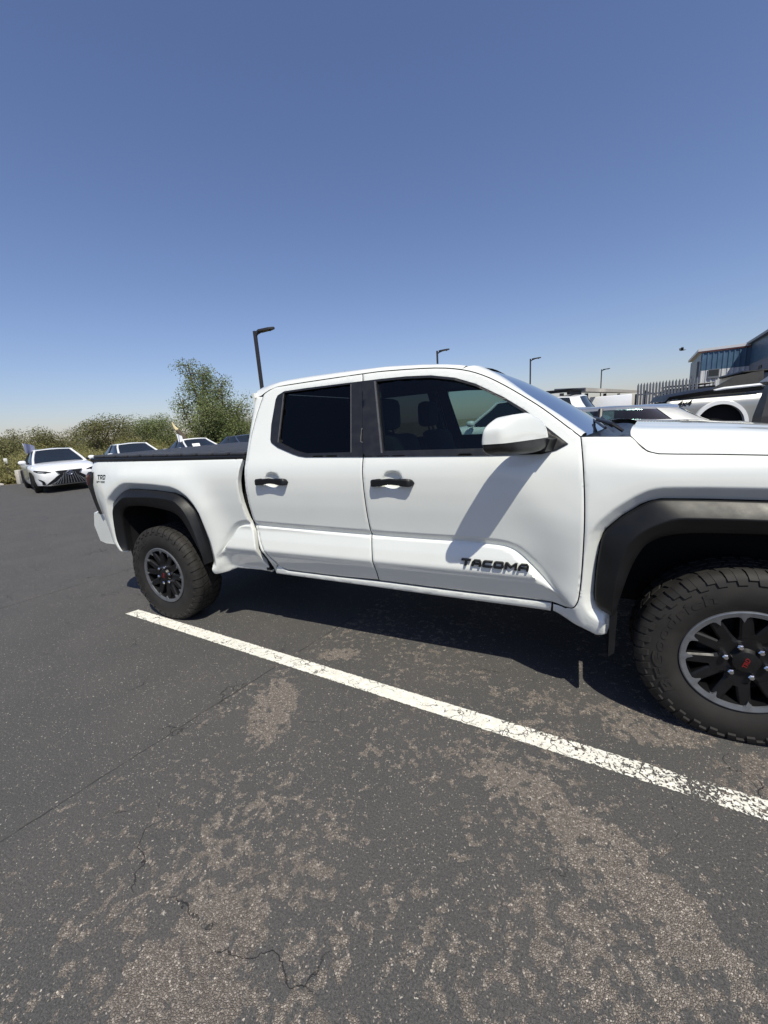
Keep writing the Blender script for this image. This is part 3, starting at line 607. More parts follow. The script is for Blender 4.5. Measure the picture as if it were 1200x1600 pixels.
# tail lamp along the rear edge, seen edge-on
TI = resample([(-4.418,1.2426),(-4.4263,1.1924),(-4.462,1.1365),(-4.4697,1.0343),(-4.4654,.9482),(-4.4482,.8676)], 20)
TO = resample([(-4.490,1.244),(-4.530,1.2119),(-4.543,1.1421),(-4.520,1.0337),(-4.503,.9124),(-4.476,.8666)], 20)
mb = MB(); rows = []
for a, b in zip(TI, TO):
    y = float(Yside([a[0]], [a[1]])[0]); rows.append([(a[0]+.012, y+.02, a[1]), (a[0]+.006, y-.010, a[1]), (a[0]*.5+b[0]*.5, y-.016, a[1]*.5+b[1]*.5), (b[0], y-.002, b[1]), (b[0]-.025, y+.06, b[1]), (b[0]-.025, y+.19, b[1])])
mb.grid(rows); tlm = mb.build('tail_lamp', M['black'], truck, off=OFF)
mb = MB(); mb.grid([[(p[0]+(q[0]-p[0])*t, float(Yside([p[0]],[p[1]])[0])-.020+.030*abs(t-.5), p[1]+(q[1]-p[1])*t) for t in (.25,.5,.92)] for p, q in zip(TI[1:7], TO[1:7])]); mb.build('lamp_lens', M['lamp_red'], tlm, off=OFF)
# rear bumper and tailgate
mb = MB()
prof = [(.86,.0),(.865,.03),(.745,.07),(.60,.03),(.58,-.05)]
ys = np.linspace(0, 1, 21); rows = []
for z, dx in prof:
    r = []
    for t in ys:
        y = .125+t*(2*YC-.25); e = max(0, abs(t-.5)*2-.72)/.28; r.append((-4.73-dx+.13*e**2.2, y, z))
    r = [(-4.372+max(0,.86-z)*.55, .105+.02*(z<.7), z)]+r+[(-4.372+max(0,.86-z)*.55, 2*YC-.105, z)]; rows.append(r)
mb.grid(rows); bumper = mb.build('rear_bumper', M['white'], truck, off=OFF)
mb = MB(); mb.box((-4.555, .24, .87), (-4.50, 2*YC-.24, 1.33), .015); tg = mb.build('tailgate', M['white'], truck, off=OFF)
mb = MB(); mb.box((-4.49, .13, 1.300), (-4.42, 2*YC-.13, 1.335), .008); mb.build('gate_cap', M['black'], tg, off=OFF)
# bed cover: rail plus slats running across
mb = MB(); rail = []
for x in (-4.475, -4.45, -2.70, -2.69):
    e = .012 if x in (-4.475, -2.69) else 0; zt = 1.3334+(x+4.45)*(1.3065-1.3334)/1.75
    rail.append([(x, .112+e, zt-.006), (x, .100+e, zt), (x, .100+e, zt+.016), (x, .108+e, zt+.024-e), (x, .16, zt+.024-e), (x, .16, zt-.006)])
mb.grid(rail, close=True); mb.f += [tuple(range(6)), tuple(range(18, 24))]; brail = mb.build('bed_rail', M['flare'], truck, off=OFF)
cover = []
for i in range(11):
    x0 = -4.47+i*.1615; x1 = x0+.136; z0 = 1.3334+(x0+4.45)*(1.3065-1.3334)/1.75+.022
    mb = MB(); mb.box((x0, .135, z0), (x1, 2*YC-.135, z0+.024), .009); cover.append(mb.build('cover_slat', M['cover'], truck, off=OFF))
mb = MB(); mb.box((-4.47,.14,1.27),(-2.70,2*YC-.14,1.315)); mb.build('bed_inner', M['void'], truck, off=OFF, smooth=False)

# roof with pillars and windscreen
G = TOPG; gy = Yside(G[:, 0], G[:, 1])
WE = np.array([(-1.134,.36,1.734),(-1.01,.34,1.655),(-.848,.31,1.516),(-.697,.27,1.408),(-.629,.235,1.357)])
ZR = lambda x: np.interp(x, [-2.66,-2.45,-2.256,-1.921,-1.684,-1.446,-1.241,-1.162,-1.134], [1.800,1.818,1.822,1.820,1.815,1.797,1.767,1.7475,1.739])
istart = 3; ihead = int(np.argmin(np.abs(G[:, 0]+1.2318)))
# roof columns
rows = []; roofk = [k for k in range(len(G)) if G[k, 0] <= -1.26 and k >= 6]
base = []
XL = float(min(G[k, 0] for k in range(len(G)) if G[k, 0] > -1.27))
xs = list(np.linspace(-2.675, -2.52, 6))+[G[k, 0] for k in roofk if -2.5 < G[k, 0] < XL-.01]+[XL]
hx = -1.134
for x in xs:
    gz = np.interp(x, G[6:, 0], G[6:, 1]) if x > -2.55 else np.interp(x, [-2.675,-2.62,-2.5967,-2.5763,-2.515], [1.715,1.716,1.722,1.7375,1.7585])
    gyv = float(Yside([x], [gz])[0]); zr = float(ZR(x))
    px = x
    tt = min(1, max(0, (x+1.75)/(XL+1.75))); xe = x+(hx-XL)*tt**2      # the columns fan out to the header
    zr = float(ZR(xe))
    drop = .010*max(0, (-2.6-x)/.075)
    R = [(x, gyv+.0025, gz+.003), (x*.8+xe*.2, gyv+.012, gz+.018), (x*.6+xe*.4, gyv*.55+.36*.45-.004, gz*.42+zr*.58+.002), (xe, .36, zr-.006), (xe, .45, zr), (xe, .60, zr+.010), (xe-.004, .78, zr+.017), (xe-.008, .976, zr+.020)]
    R = [(p[0], p[1], p[2]-drop) for p in R]
    R += [(p[0], 2*YC-p[1], p[2]) for p in R[:-1][::-1]]
    rows.append(R)
mb = MB(); mb.grid(rows)
# pillar: from gap line to windscreen edge
pk = [k for k in range(len(G)) if G[k, 0] > -1.27]
wres = resample(catmull(WE, 4), len(pk)); rows = []
wres[0] = (hx, .36, float(ZR(hx))-.006)
for j, k in enumerate(pk):
    g = np.array((G[k, 0], gy[k]+.0025, G[k, 1]+.003)); w = wres[j]
    n1 = np.array([.25, -.6, .75]); n1 /= np.linalg.norm(n1)
    rows.append([g-(-n1)*.0+np.array([0,.012,-.006]), g, g*.8+w*.2+n1*.012, g*.5+w*.5+n1*.017, g*.2+w*.8+n1*.012, w, w+np.array([-.01,.01,-.012])])
mp = MB(); mp.grid(rows)
roof = mb.build('roof', M['white'], truck, off=OFF, ang=60)
pil = mp.build('pillar', M['white'], truck, off=OFF, ang=60)
# rear edge of roof folding down (spoiler lip)
mb = MB(); R0 = [(-2.675, .27, 1.712), (-2.679, .29, 1.735), (-2.683, .33, 1.770), (-2.682, .45, 1.790), (-2.682, .976, 1.808)]
R0 += [(p[0], 2*YC-p[1], p[2]) for p in R0[:-1][::-1]]
mb.grid([R0, [(p[0]+.004, p[1]+(YC-p[1])*.02, p[2]-.035) for p in R0], [(p[0]+.05, p[1]+(YC-p[1])*.03, p[2]-.045) for p in R0]]); mb.build('roof_lip', M['white'], truck, off=OFF)
# headliner
mb = MB(); mb.box((-2.60,.34,1.735),(-1.22,2*YC-.34,1.745)); mb.build('headliner', M['int'], truck, off=OFF, smooth=False)
# windscreen
CE = np.array([(-1.150,.976,1.759),(-1.0,.976,1.690),(-.82,.976,1.588),(-.66,.976,1.485),(-.50,.976,1.372)])
A_ = resample(catmull(WE, 4), 17); B_ = resample(catmull(CE, 4), 17); rows = []
for a, b in zip(A_, B_):
    r = []
    for t in np.linspace(0, 1, 9): s = math.sin(t*math.pi/2)*.85+t*.15; r.append((a[0]+(b[0]-a[0])*s, a[1]+(b[1]-a[1])*t, a[2]+(b[2]-a[2])*s-.004))
    r += [(p[0], 2*YC-p[1], p[2]) for p in r[:-1][::-1]]; rows.append(r)
mb = MB(); mb.grid(rows); ws = mb.build('windscreen', M['gl_ws'], truck, off=OFF, fixn=False)
mb = MB(); mb.grid([[np.array(q)+np.array([.004, 0, .006]) for q in (r[0], r[1], np.array(r[1])*.6+np.array(r[0])*.4)] for r in rows]); 
# cowl and wipers
mb = MB(); rows = []
for t in np.linspace(0, 1, 13):
    y = .165+t*(2*YC-.33); e = abs(t-.5)*2
    rows.append([(-.512-.20*e**2, y, 1.366-.032*e**2), (-.47-.07*e**2, y, 1.330), (-.40-.06*e**2, y, 1.345), (-.37-.085*e**2, y, 1.372-.025*e**2)])
mb.grid(rows); cowl = mb.build('cowl', M['black'], truck, off=OFF)
for (a, b) in ((((-.545,.36,1.378), (-.605,.98,1.425))), (((-.47,1.0,1.385), (-.575,1.55,1.42)))):
    mb = MB(); mb.tube([(-.455, a[1]+.14, 1.352), (-.50, a[1]+.15, 1.388), (a[0]*.5+b[0]*.5+.006, a[1]*.5+b[1]*.5, a[2]*.5+b[2]*.5+.012)], .009, 6); mb.tube([a, (a[0]*.5+b[0]*.5, a[1]*.5+b[1]*.5, a[2]*.5+b[2]*.5+.003), b], .007, 6); mb.build('wiper', M['black'], truck, off=OFF)
# hood
rows = []
def hood_row(x, first=False):
    gz = float(np.interp(x, [-.4608,-.4289,-.3977,-.3622,-.30,-.1854,.0058,.3,.6,.82,.9], [1.3471,1.3111,1.2823,1.2721,1.269,1.265,1.2556,1.235,1.205,1.16,1.12]))
    yg = float(Yside([x], [gz])[0])
    s = (x+.46)
    zc = lambda y: np.interp(y, [.12,.15,.19,.23,.30,.34,.40,.50,.70,.976], [0,.45,.70,.80,.845,.86,.93,.975,1.0,1.02])
    ztop = float(np.interp(x, [-.46,-.38,-.2,-.05,.147,.4,.7,.9], [1.397,1.396,1.383,1.372,1.351,1.31,1.23,1.13]))
    r = [(x, yg+.0015, gz+.002)]
    for y in (.128,.138,.15,.165,.18,.20,.23,.26,.30,.33,.36,.40,.45,.50,.60,.75,.976):
        yy = max(y, yg+.002+.4*(y-.12)); r.append((x, yy, gz+(ztop-gz)*float(zc(y))))
    return r
hx_ = np.r_[np.linspace(-.46,-.30,12), np.linspace(-.27,.9,34)]
for x in hx_:
    r = hood_row(x); n = []
    for p in r:   # rear edge sweep forward towards the middle
        lim = float(np.interp(p[1], [.12,.3,.6,.976], [-.465,-.428,-.383,-.372])); n.append((max(p[0], lim) , p[1], p[2]))
    n += [(p[0], 2*YC-p[1], p[2]) for p in n[:-1][::-1]]; rows.append(n)
mb = MB(); mb.grid(rows); hood = mb.build('hood', M['white'], truck, off=OFF, ang=70)
# lettering emblem on the door
UN = {'T': [[(0,.76),(1,.76),(1.0,1),(0,1)], [(.39,0),(.63,0),(.63,.76),(.39,.76)]],
 'A': [[(0,0),(.23,0),(.23,.66),(.23,.76),(.08,.76),(0,.66)], [(.08,.76),(.92,.76),(.80,1),(.20,1)], [(.77,0),(1,0),(1,.66),(.92,.76),(.77,.76)], [(.23,.28),(.77,.28),(.77,.48),(.23,.48)]],
 'C': [[(0,.15),(.22,.24),(.22,.76),(0,.85)], [(0,.85),(.22,.76),(1,.76),(1,1),(.15,1)], [(0,.15),(.15,0),(1,0),(1,.24),(.22,.24)]],
 'O': [[(0,.15),(.22,.24),(.22,.76),(0,.85)], [(0,.85),(.22,.76),(.78,.76),(1,.85),(.85,1),(.15,1)], [(0,.15),(.15,0),(.85,0),(1,.15),(.78,.24),(.22,.24)], [(.78,.24),(1,.15),(1,.85),(.78,.76)]],
 'M': [[(0,0),(.2,0),(.2,.6),(.2,1),(0,1)], [(.2,.6),(.5,.18),(.5,.52),(.2,1)], [(.5,.18),(.8,.6),(.8,1),(.5,.52)], [(.8,0),(1,0),(1,1),(.8,1),(.8,.6)]],
 'R': [[(0,0),(.23,0),(.23,1),(0,1)], [(.23,.76),(.95,.76),(.85,1),(.23,1)], [(.75,.48),(.95,.56),(1,.66),(.95,.76),(.75,.76)], [(.23,.30),(.8,.30),(.95,.56),(.75,.48),(.23,.48)], [(.50,.30),(.74,0),(1,0),(.8,.30)]],
 'D': [[(0,0),(.23,0),(.23,1),(0,1)], [(.23,.76),(.78,.76),(1,.85),(.85,1),(.23,1)], [(.23,0),(.85,0),(1,.15),(.78,.24),(.23,.24)], [(.78,.24),(1,.15),(1,.85),(.78,.76)]],
 'F': [[(0,0),(.25,0),(.25,1),(0,1)], [(.25,.76),(1,.76),(1,1),(.25,1)], [(.25,.4),(.85,.4),(.85,.6),(.25,.6)]]}
em = link('emblem', None, fdoor)
x = -1.2135; wch = .0535
for i, ch in enumerate('TACOMA'):
    w = .050 if ch != 'M' else .060
    mb = MB()
    for poly in UN[ch]: mb.prism(poly, -.014, .004, lambda u, v, d, x=x, w=w, i=i: (x+w*u+.004*v, .0735+d-.0045*v*0-.006*(1-v), .7055+.034*v-.0006*i))
    mb.build('letter', M['flare'], em, off=OFF, smooth=False); x += w+.0068
# decal on the bed side
dec = link('decal', None, bed)
def decal_letters(s, x, z, w, h, gap, sh):
    for ch in s:
        if ch == ' ': x += w*.8; continue
        mb = MB()
        for poly in UN[ch]:
            pp = dens(np.array([(x+w*u+sh*v, z+h*v) for u, v in poly]), .02); yy = Yside(pp[:, 0], pp[:, 1]); k = len(mb.v)
            mb.v += [(p[0], y-.0015, p[1]) for p, y in zip(pp, yy)]; mb.f.append(tuple(range(k, k+len(pp))))
        mb.build('letter', M['black'], dec, off=OFF, smooth=False); x += w+gap
decal_letters('TRD', -4.350, 1.180, .037, .040, .006, .010)
decal_letters('OFF ROAD', -4.368, 1.152, .0145, .017, .0038, .003)
# cabin
mb = MB(); mb.box((-2.66,.17,.50),(-.55,2*YC-.17,.56)); mb.box((-.62,.17,.50),(-.58,2*YC-.17,1.33)); mb.box((-2.665,.14,.5),(-2.63,2*YC-.14,1.31)); mb.build('cabin_floor', M['void'], truck, off=OFF, smooth=False)
mb = MB(); mb.box((-1.0,.16,1.02),(-.60,2*YC-.16,1.30),.04); mb.build('dashboard', M['int'], truck, off=OFF)
mb = MB(); mb.tube([(-1.02+.06*math.sin(t), 1.42+.185*math.cos(t), 1.16+.18*math.sin(t)) for t in np.linspace(0, 2*math.pi, 25)], .016, 6); mb.tube([(-1.0,1.42,1.15),(-.9,1.42,1.1)], .03, 6); mb.build('steering_wheel', M['int'], truck, off=OFF)
def seat(x, y0, y1, heads):
    mb = MB(); mb.box((x-.08,y0,.72),(x+.46,y1,.86),.04)
    k = len(mb.v); mb.box((x-.12,y0+.02,.84),(x+.02,y1-.02,1.40),.05); mb.v[k:] = [(p[0]-(p[2]-.84)*.28, p[1], p[2]) for p in mb.v[k:]]
    s_ = mb.build('seat', M['seat'], truck, off=OFF)
    for hy in heads:
        m2 = MB(); m2.box((x-.33,hy-.135,1.43),(x-.21,hy+.135,1.635),.045); m2.tube([(x-.24,hy-.05,1.36),(x-.26,hy-.05,1.46)],.008,6); m2.tube([(x-.24,hy+.05,1.36),(x-.26,hy+.05,1.46)],.008,6); m2.build('headrest', M['seat'], s_, off=OFF)
seat(-1.55,.30,.80,(.55,)); seat(-1.55,1.15,1.65,(1.40,)); seat(-2.32,.27,1.68,(.5,1.45))
# back wall of cab with window
mb = MB(); mb.box((-2.683,.25,.5),(-2.668,2*YC-.25,1.36)); mb.box((-2.683,.25,1.36),(-2.668,.42,1.74)); mb.box((-2.683,2*YC-.42,1.36),(-2.668,2*YC-.25,1.74)); mb.box((-2.683,.42,1.68),(-2.668,2*YC-.42,1.74)); bw = mb.build('cab_back_wall', M['white'], truck, off=OFF, smooth=False)
mb = MB(); mb.box((-2.679,.42,1.36),(-2.673,2*YC-.42,1.68)); mb.build('rear_window', M['gl_rear'], bw, off=OFF, smooth=False)
# dark inner boxes added to block light through gaps, plus chassis and engine bay
mb = MB(); mb.box((-4.40,.45,.62),(-2.72,2*YC-.45,1.262)); mb.box((-2.6,.22,.44),(-.62,2*YC-.22,.499)); mb.box((-.56,.45,.45),(.72,2*YC-.45,1.16)); mb.box((-4.3,.55,.40),(.55,.70,.56)); mb.box((-4.3,2*YC-.70,.40),(.55,2*YC-.55,.56))
mb.box((-.55,.16,.48),(-.50,.45,1.05)); mb.box((-3.10,.16,.50),(-2.72,.45,1.25)); mb.box((-4.38,.17,.62),(-4.24,.45,1.20)); mb.tube([(-3.686,.28,.39),(-3.686,2*YC-.28,.39)],.05,10); mb.tube([(0,.28,.39),(0,2*YC-.28,.39)],.05,10)
mb.build('chassis_light_block', M['void'], truck, off=OFF, smooth=False)
mb = MB(); mb.tube([(-2.62,.32,.42),(-2.60,.26,.45)],.018,8); mb.build('body_bolt', M['strip'], truck, off=OFF)
# front end (beyond the frame)
mb = MB(); rows = []
for z in np.linspace(.50,1.185,12):
    r = []
    for t in np.linspace(0,1,31):
        y = .062+.03*max(0,(z-1.0))/.18+t*(2*YC-.124-.06*max(0,(z-1.0))/.18); e = abs(t-.5)*2
        r.append((.985-.17*e**5-.22*max(0,z-1.02)-.12*max(0,.62-z)+.03*(z < .80), y, z))
    rows.append(r)
mb.grid(rows); fb = mb.build('front_bumper', M['white'], truck, off=OFF)
mb = MB(); mb.box((.93,.42,.66),(1.03,2*YC-.42,1.08),.02); mb.build('grille', M['black'], truck, off=OFF)
mb = MB(); mb.box((.90,.10,.95),(.985,.40,1.09),.025); hl = mb.build('headlight', M['lens'], truck, off=OFF)
# door mirror
def rbox(n=14, ex=3.2):
    V = []; F = []
    bm = bmesh.new(); bmesh.ops.create_cube(bm, size=2); bmesh.ops.subdivide_edges(bm, edges=bm.edges[:], cuts=n, use_grid_fill=True)
    bm.verts.index_update()
    for v in bm.verts:
        p = np.array(v.co); q = np.linalg.norm(p, ord=ex); V.append(p/q)
    F = [[v.index for v in f.verts] for f in bm.faces]; bm.free(); return np.array(V), F
rv, rf = rbox(16, 5.5)
def mirr(p):
    a, b, c = p    # a: along x, b: along y (inner +1, outer -1), c: up
    t = (1-b)/2    # 0 inner .. 1 outer
    y = .055-.285*t
    xc = -.842-.120*t-.03*t*t
    hx_ = .070-.012*t; 
    zt = np.interp(t, [0,.2,.45,.75,1], [1.405,1.445,1.475,1.470,1.438]); zb = np.interp(t, [0,.4,.8,1], [1.300,1.296,1.305,1.318])
    zm, hz = (zt+zb)/2, (zt-zb)/2
    return np.array([xc+hx_*a*(1-.18*max(0, c)), y, zm+hz*c+.006*a])
PV = np.array([mirr(p) for p in rv])
def part_z(lo, hi, shrink=0.):
    keep = [f for f in rf if lo <= np.mean([PV[i][2] for i in f])-(.0+.03*(PV[f[0]][1]-.0)) < hi]
    mb = MB(); c = PV.mean(0); mb.v = [tuple(c+(p-c)*(1-shrink)) for p in PV]; mb.f = [tuple(f) for f in keep]; return mb
mirror_r = link('side_mirror', None, truck)
bmw = MB(); bmw.v = [tuple(p) for p in PV]; bmw.f = [tuple(f) for f in rf]
def cut(keep_up, name, m, zc, grow):
    bm = bmesh.new(); vs = [bm.verts.new(p) for p in (PV-PV.mean(0))*grow+PV.mean(0)]; [bm.faces.new([vs[i] for i in f]) for f in rf]
    bmesh.ops.bisect_plane(bm, geom=bm.verts[:]+bm.edges[:]+bm.faces[:], plane_co=(-.95, -.1, zc), plane_no=(-.02, .0, 1), clear_inner=keep_up, clear_outer=not keep_up)
    bm.verts.index_update(); mb = MB(); mb.add([v.co for v in bm.verts], [[v.index for v in f.verts] for f in bm.faces]); bm.free()
    return mb.build(name, m, mirror_r, off=OFF, ang=50)
cut(True, 'mirror_cap', M['white'], 1.3605, 1.0); cut(False, 'mirror_base', M['black'], 1.3625, .975)
mb = MB(); mb.box((-.945,-.185,1.3625),(-.90,-.10,1.371)); 
mb = MB(); mb.grid([[(-.80,.02,1.30),(-.78,.02,1.355),(-.83,.02,1.365),(-.87,.02,1.30)],[(-.765,.10,1.298),(-.755,.10,1.352),(-.80,.10,1.365),(-.84,.10,1.298)],[(-.75,.14,1.30),(-.745,.14,1.35),(-.78,.14,1.365),(-.82,.14,1.30)]], close=True); mb.f.append((0,1,2,3)); mb.build('mirror_arm', M['flare'], mirror_r, off=OFF)
sail = [(-.7064,1.3258),(-.7541,1.2999),(-.818,1.2840),(-.835,1.30),(-.825,1.41)]
panel('mirror_sail', sail, fside(-.007), M['flare'], mirror_r, step=.02, lip=.002, depth=.008, off=OFF)
# roof antenna fin
mb = MB(); mb.grid([[(-2.36,.976-w,z0),(-2.36+.11*(1-t),.976-w*.4,z0+.05*t),(-2.36+.11*(1-t),.976+w*.4,z0+.05*t),(-2.36,.976+w,z0)] for t, w, z0 in ((0,.03,1.84),(.5,.02,1.85),(1,.012,1.86))]); mb.box((-2.40,.955,1.835),(-2.30,.997,1.895),.015); mb.build('antenna_fin', M['black'], truck, off=OFF)

# wheels
def make_wheel(xc, spin, bold=True):
    w = link('wheel', None, truck); w.location = (xc-OFF[0], 0-OFF[1], .39)
    N = 96; prof = [(.205,.08),(.228,.046),(.236,.042),(.246,.039),(.262,.031),(.290,.0255),(.318,.025),(.342,.030),(.362,.036),(.380,.0425),(.3945,.0605),(.3968,.088),(.3945,.1625),(.3945,.24),(.391,.267),(.362,.289),(.29,.299),(.236,.283),(.205,.25)]
    mb = MB(); rows = []
    for j in range(N):
        a = 2*math.pi*j/N; rows.append([(r*math.cos(a), y, r*math.sin(a)) for r, y in prof])
    rows.append(rows[0]); mb.grid(rows)
    def ring(pts, n, duty, ph=0., skew=0., thick=.012):
        for i in range(n):
            a0 = 2*math.pi*(i+ph)/n; da = 2*math.pi/n*duty
            V = []; m = len(pts)
            for k, (r, y) in enumerate(pts):
                sk = skew*k
                for s in (0, 1): a = a0+da*s+sk; V.append((r*math.cos(a), y, r*math.sin(a)))
            for k, (r, y) in enumerate(pts):
                sk = skew*k
                for s in (0, 1): a = a0+da*s+sk; rr = r-thick; yy = y+(.006 if y < .06 else 0); V.append((rr*math.cos(a), yy, rr*math.sin(a)))
            F = []
            for k in range(m-1): F += [(2*k, 2*k+1, 2*k+3, 2*k+2), (2*k, 2*k+2, 2*m+2*k+2, 2*m+2*k), (2*k+1, 2*m+2*k+1, 2*m+2*k+3, 2*k+3)]
            F += [(0, 2*m, 2*m+1, 1), (2*m-2, 2*m-1, 4*m-1, 4*m-2)]
            mb.add(V, F)
    ring([(.352,.0262),(.372,.0322),(.389,.0435),(.4005,.060),(.401,.088)], 34, .43, 0, .009, .010)
    ring([(.371,.0318),(.389,.0435),(.4005,.060),(.401,.088)], 34, .40, .5, .009, .010)
    ring([(.400,.096),(.4005,.125),(.400,.135)], 40, .76, .2, .025); ring([(.400,.147),(.4005,.16),(.400,.178)], 40, .72, .6, -.02); ring([(.400,.190),(.4005,.21),(.400,.229)], 40, .76, .1, .02)
    ring([(.4005,.237),(.400,.265),(.386,.283)], 40, .66, .4, .0)
    # contact patch flattened on the road
    mb.v = [(x, y, max(z, -.3885)) for x, y, z in mb.v]
    # raised sidewall lettering
    ty = mb.build('tyre', M['rubber'], w, ang=45)
    tv, tf = text_mesh('BFGoodrich', .058, .0028, .12, .0010); wid = tv[:, 0].max()
    span = math.radians(104 if bold else 104); a0 = math.radians(218)-(0 if bold else 1.2)
    V = []
    for x, y, z in tv: 
        t = x/wid; a = a0-span*t; r = .291+y*1.05
        V.append((r*math.cos(a), .0258-(.0035 if r < .28 else .0)*0 - z*.9, r*math.sin(a)))
    m2 = MB(); m2.add(V, tf); m2.build('sidewall_lettering', M['rubber'], ty, ang=30)
    # rim: machined lip with teeth
    rim = link('rim', None, w)
    mb = MB(); n = 144; yl = .0375
    rows = []
    teeth = []
    for i in range(6):
        c = 60*i+spin
        for s in (-17.5, 17.5): teeth.append(c+s)
    for j in range(n+1):
        a = 360*j/n; dd = min(abs((a-t+180) % 360-180) for t in teeth); tooth = .026*max(0, 1-dd/3.0)**.8 if dd < 3.0 else 0
        # wider land behind each spoke pair
        ri = .2085-tooth
        ar = math.radians(a); ca, sa = math.cos(ar), math.sin(ar)
        rows.append([(.2335*ca, .047, .2335*sa), (.232*ca, yl-.001, .232*sa), (.2275*ca, yl-.003, .2275*sa), (ri*ca, yl+.002, ri*sa), ((ri-.003)*ca, yl+.02, (ri-.003)*sa)])
    mb.grid(rows); mb.build('rim_lip', M['machined'], rim, ang=30)
    mb = MB(); rows = []
    for j in range(61):
        a = 2*math.pi*j/60; rows.append([(r*math.cos(a), y, r*math.sin(a)) for r, y in ((.204,.045),(.196,.09),(.192,.20),(.10,.21),(.02,.20))])
    mb.grid(rows); mb.build('rim_barrel', M['gloss'], rim)
    for i in range(6):
        c = math.radians(60*i+spin); mb = MB()
        def P(r, t, y): return (r*math.cos(c)-t*math.sin(c), y, r*math.sin(c)+t*math.cos(c))
        # central stem, then two prongs
        def bar(p0, p1, w0, w1, y0, y1, dep):
            (r0, t0), (r1, t1) = p0, p1; d = np.array([r1-r0, t1-t0]); d /= np.linalg.norm(d); nx = np.array([-d[1], d[0]])
            V = []
            for (r, t), wd, y in ((p0, w0, y0), (p1, w1, y1)):
                for s, dy, kk in ((-1, dep, 1.25), (-1, .007, 1.08), (-.75, 0, 1), (.75, 0, 1), (1, .007, 1.08), (1, dep, 1.25)):
                    q = np.array([r, t])+nx*s*wd*.5*kk; V.append(P(q[0], q[1], y+dy))
            F = [(k, k+1, k+7, k+6) for k in range(5)]+[tuple(range(6)), tuple(range(11, 5, -1))]; mb.add(V, F)
        bar((.045, 0), (.125, 0), .086, .088, .062, .052, .05)
        bar((.104, .021), (.207, .054), .047, .040, .0535, .044, .05)
        bar((.104, -.021), (.207, -.054), .047, .040, .0535, .044, .05)
        mb.build('spoke', M['gloss'], rim, smooth=False)
    mb = MB(); rows = []
    for j in range(49):
        a = 2*math.pi*j/48; rows.append([(r*math.cos(a), y, r*math.sin(a)) for r, y in ((.095,.10),(.093,.062),(.088,.057),(.056,.060),(.050,.050),(.046,.043),(.040,.041),(.0,.040))])
    mb.grid(rows); hub = mb.build('hub_cap', M['gloss'], rim)
    tv, tf = text_mesh('TRD', .024, .001, .25, .0006); tv[:, 0] -= tv[:, 0].mean(); tv[:, 1] -= tv[:, 1].mean()
    rot = math.radians(75)
    m2 = MB(); m2.add([(x*math.cos(rot)-y*math.sin(rot), .0395-z, x*math.sin(rot)+y*math.cos(rot)) for x, y, z in tv], tf); m2.build('hub_lettering', M['red'], hub, smooth=False)
    for i in range(6):
        a = math.radians(60*i+spin+30); cx, cz = .0699*math.cos(a), .0699*math.sin(a); mb = MB()
        mb.tube([(cx, .062, cz), (cx, .040, cz), (cx, .035, cz)], [.0125, .0125, .0085], 6); mb.build('lug_nut', M['chrome'], rim, ang=30)
    mb = MB(); mb.tube([(0, .115, 0), (0, .14, 0)], .165, 40); mb.box((-.16,.10,-.05),(-.10,.16,.08),.01); mb.build('brake_disc', M['galv'] if False else M['void'], w)
    return w
wf = make_wheel(0, 20); wr = make_wheel(-3.686, 43)
for w0 in (wf, wr):
    c = copy_tree(w0, truck); c.scale.y = -1; c.location.y = -w0.location.y
for o in (fdoor, rdoor, fender, rocker, cabc, bed, ffl, rfl, wl1, wl2, mfl, mfr, tlm, pil, brail, hl, mirror_r): mirror(o)
# ------------------------------------------------------------------ parked cars
def car_wheel(parent, x, y, r, side):
    w = link('wheel', None, parent); w.location = (x, y, r); N = 28; mb = MB(); rows = []
    for j in range(N+1):
        a = 2*math.pi*j/N; rows.append([(q*r*math.cos(a), side*yy, q*r*math.sin(a)) for q, yy in ((.66,.02),(.70,.0),(.85,-.012),(.96,.01),(1.,.04),(1.,.18),(.7,.2))])
    mb.grid(rows); mb.build('tyre', M['rubber'], w)
    mb = MB(); 
    for i in range(10):
        a = 2*math.pi*i/10; c, s = math.cos(a), math.sin(a); mb.prism([(.06,-.03),(.68*r,-.022),(.68*r,.022),(.06,.03)], .004, .03, lambda u, v, d: (u*c-v*s, side*d, u*s+v*c))
    mb.tube([(0, side*.002, 0), (0, side*.05, 0)], .07, 12); rows = [[(q*r*math.cos(2*math.pi*j/N), side*yy, q*r*math.sin(2*math.pi*j/N)) for q, yy in ((.68,.01),(.62,.02),(.60,.15),(0,.15))] for j in range(N+1)]
    mb.grid(rows); mb.build('rim', M['silver'], w, ang=30)
XH = [-2.42,-2.38,-2.2,-1.7,-1.2,-.6,0,.6,1.1,1.5,1.9,2.2,2.36,2.42]
HW = [.62,.72,.83,.90,.925,.93,.93,.93,.925,.91,.87,.80,.72,.64]
ZS = [.86,.92,.97,.985,.975,.96,.945,.93,.915,.89,.85,.79,.73,.68]
ZT = [.90,.98,1.05,1.07,1.05,1.0,.98,.98,1.0,.965,.92,.85,.77,.70]
ZB = [.42,.32,.26,.22,.20,.20,.20,.20,.20,.20,.21,.22,.24,.28]
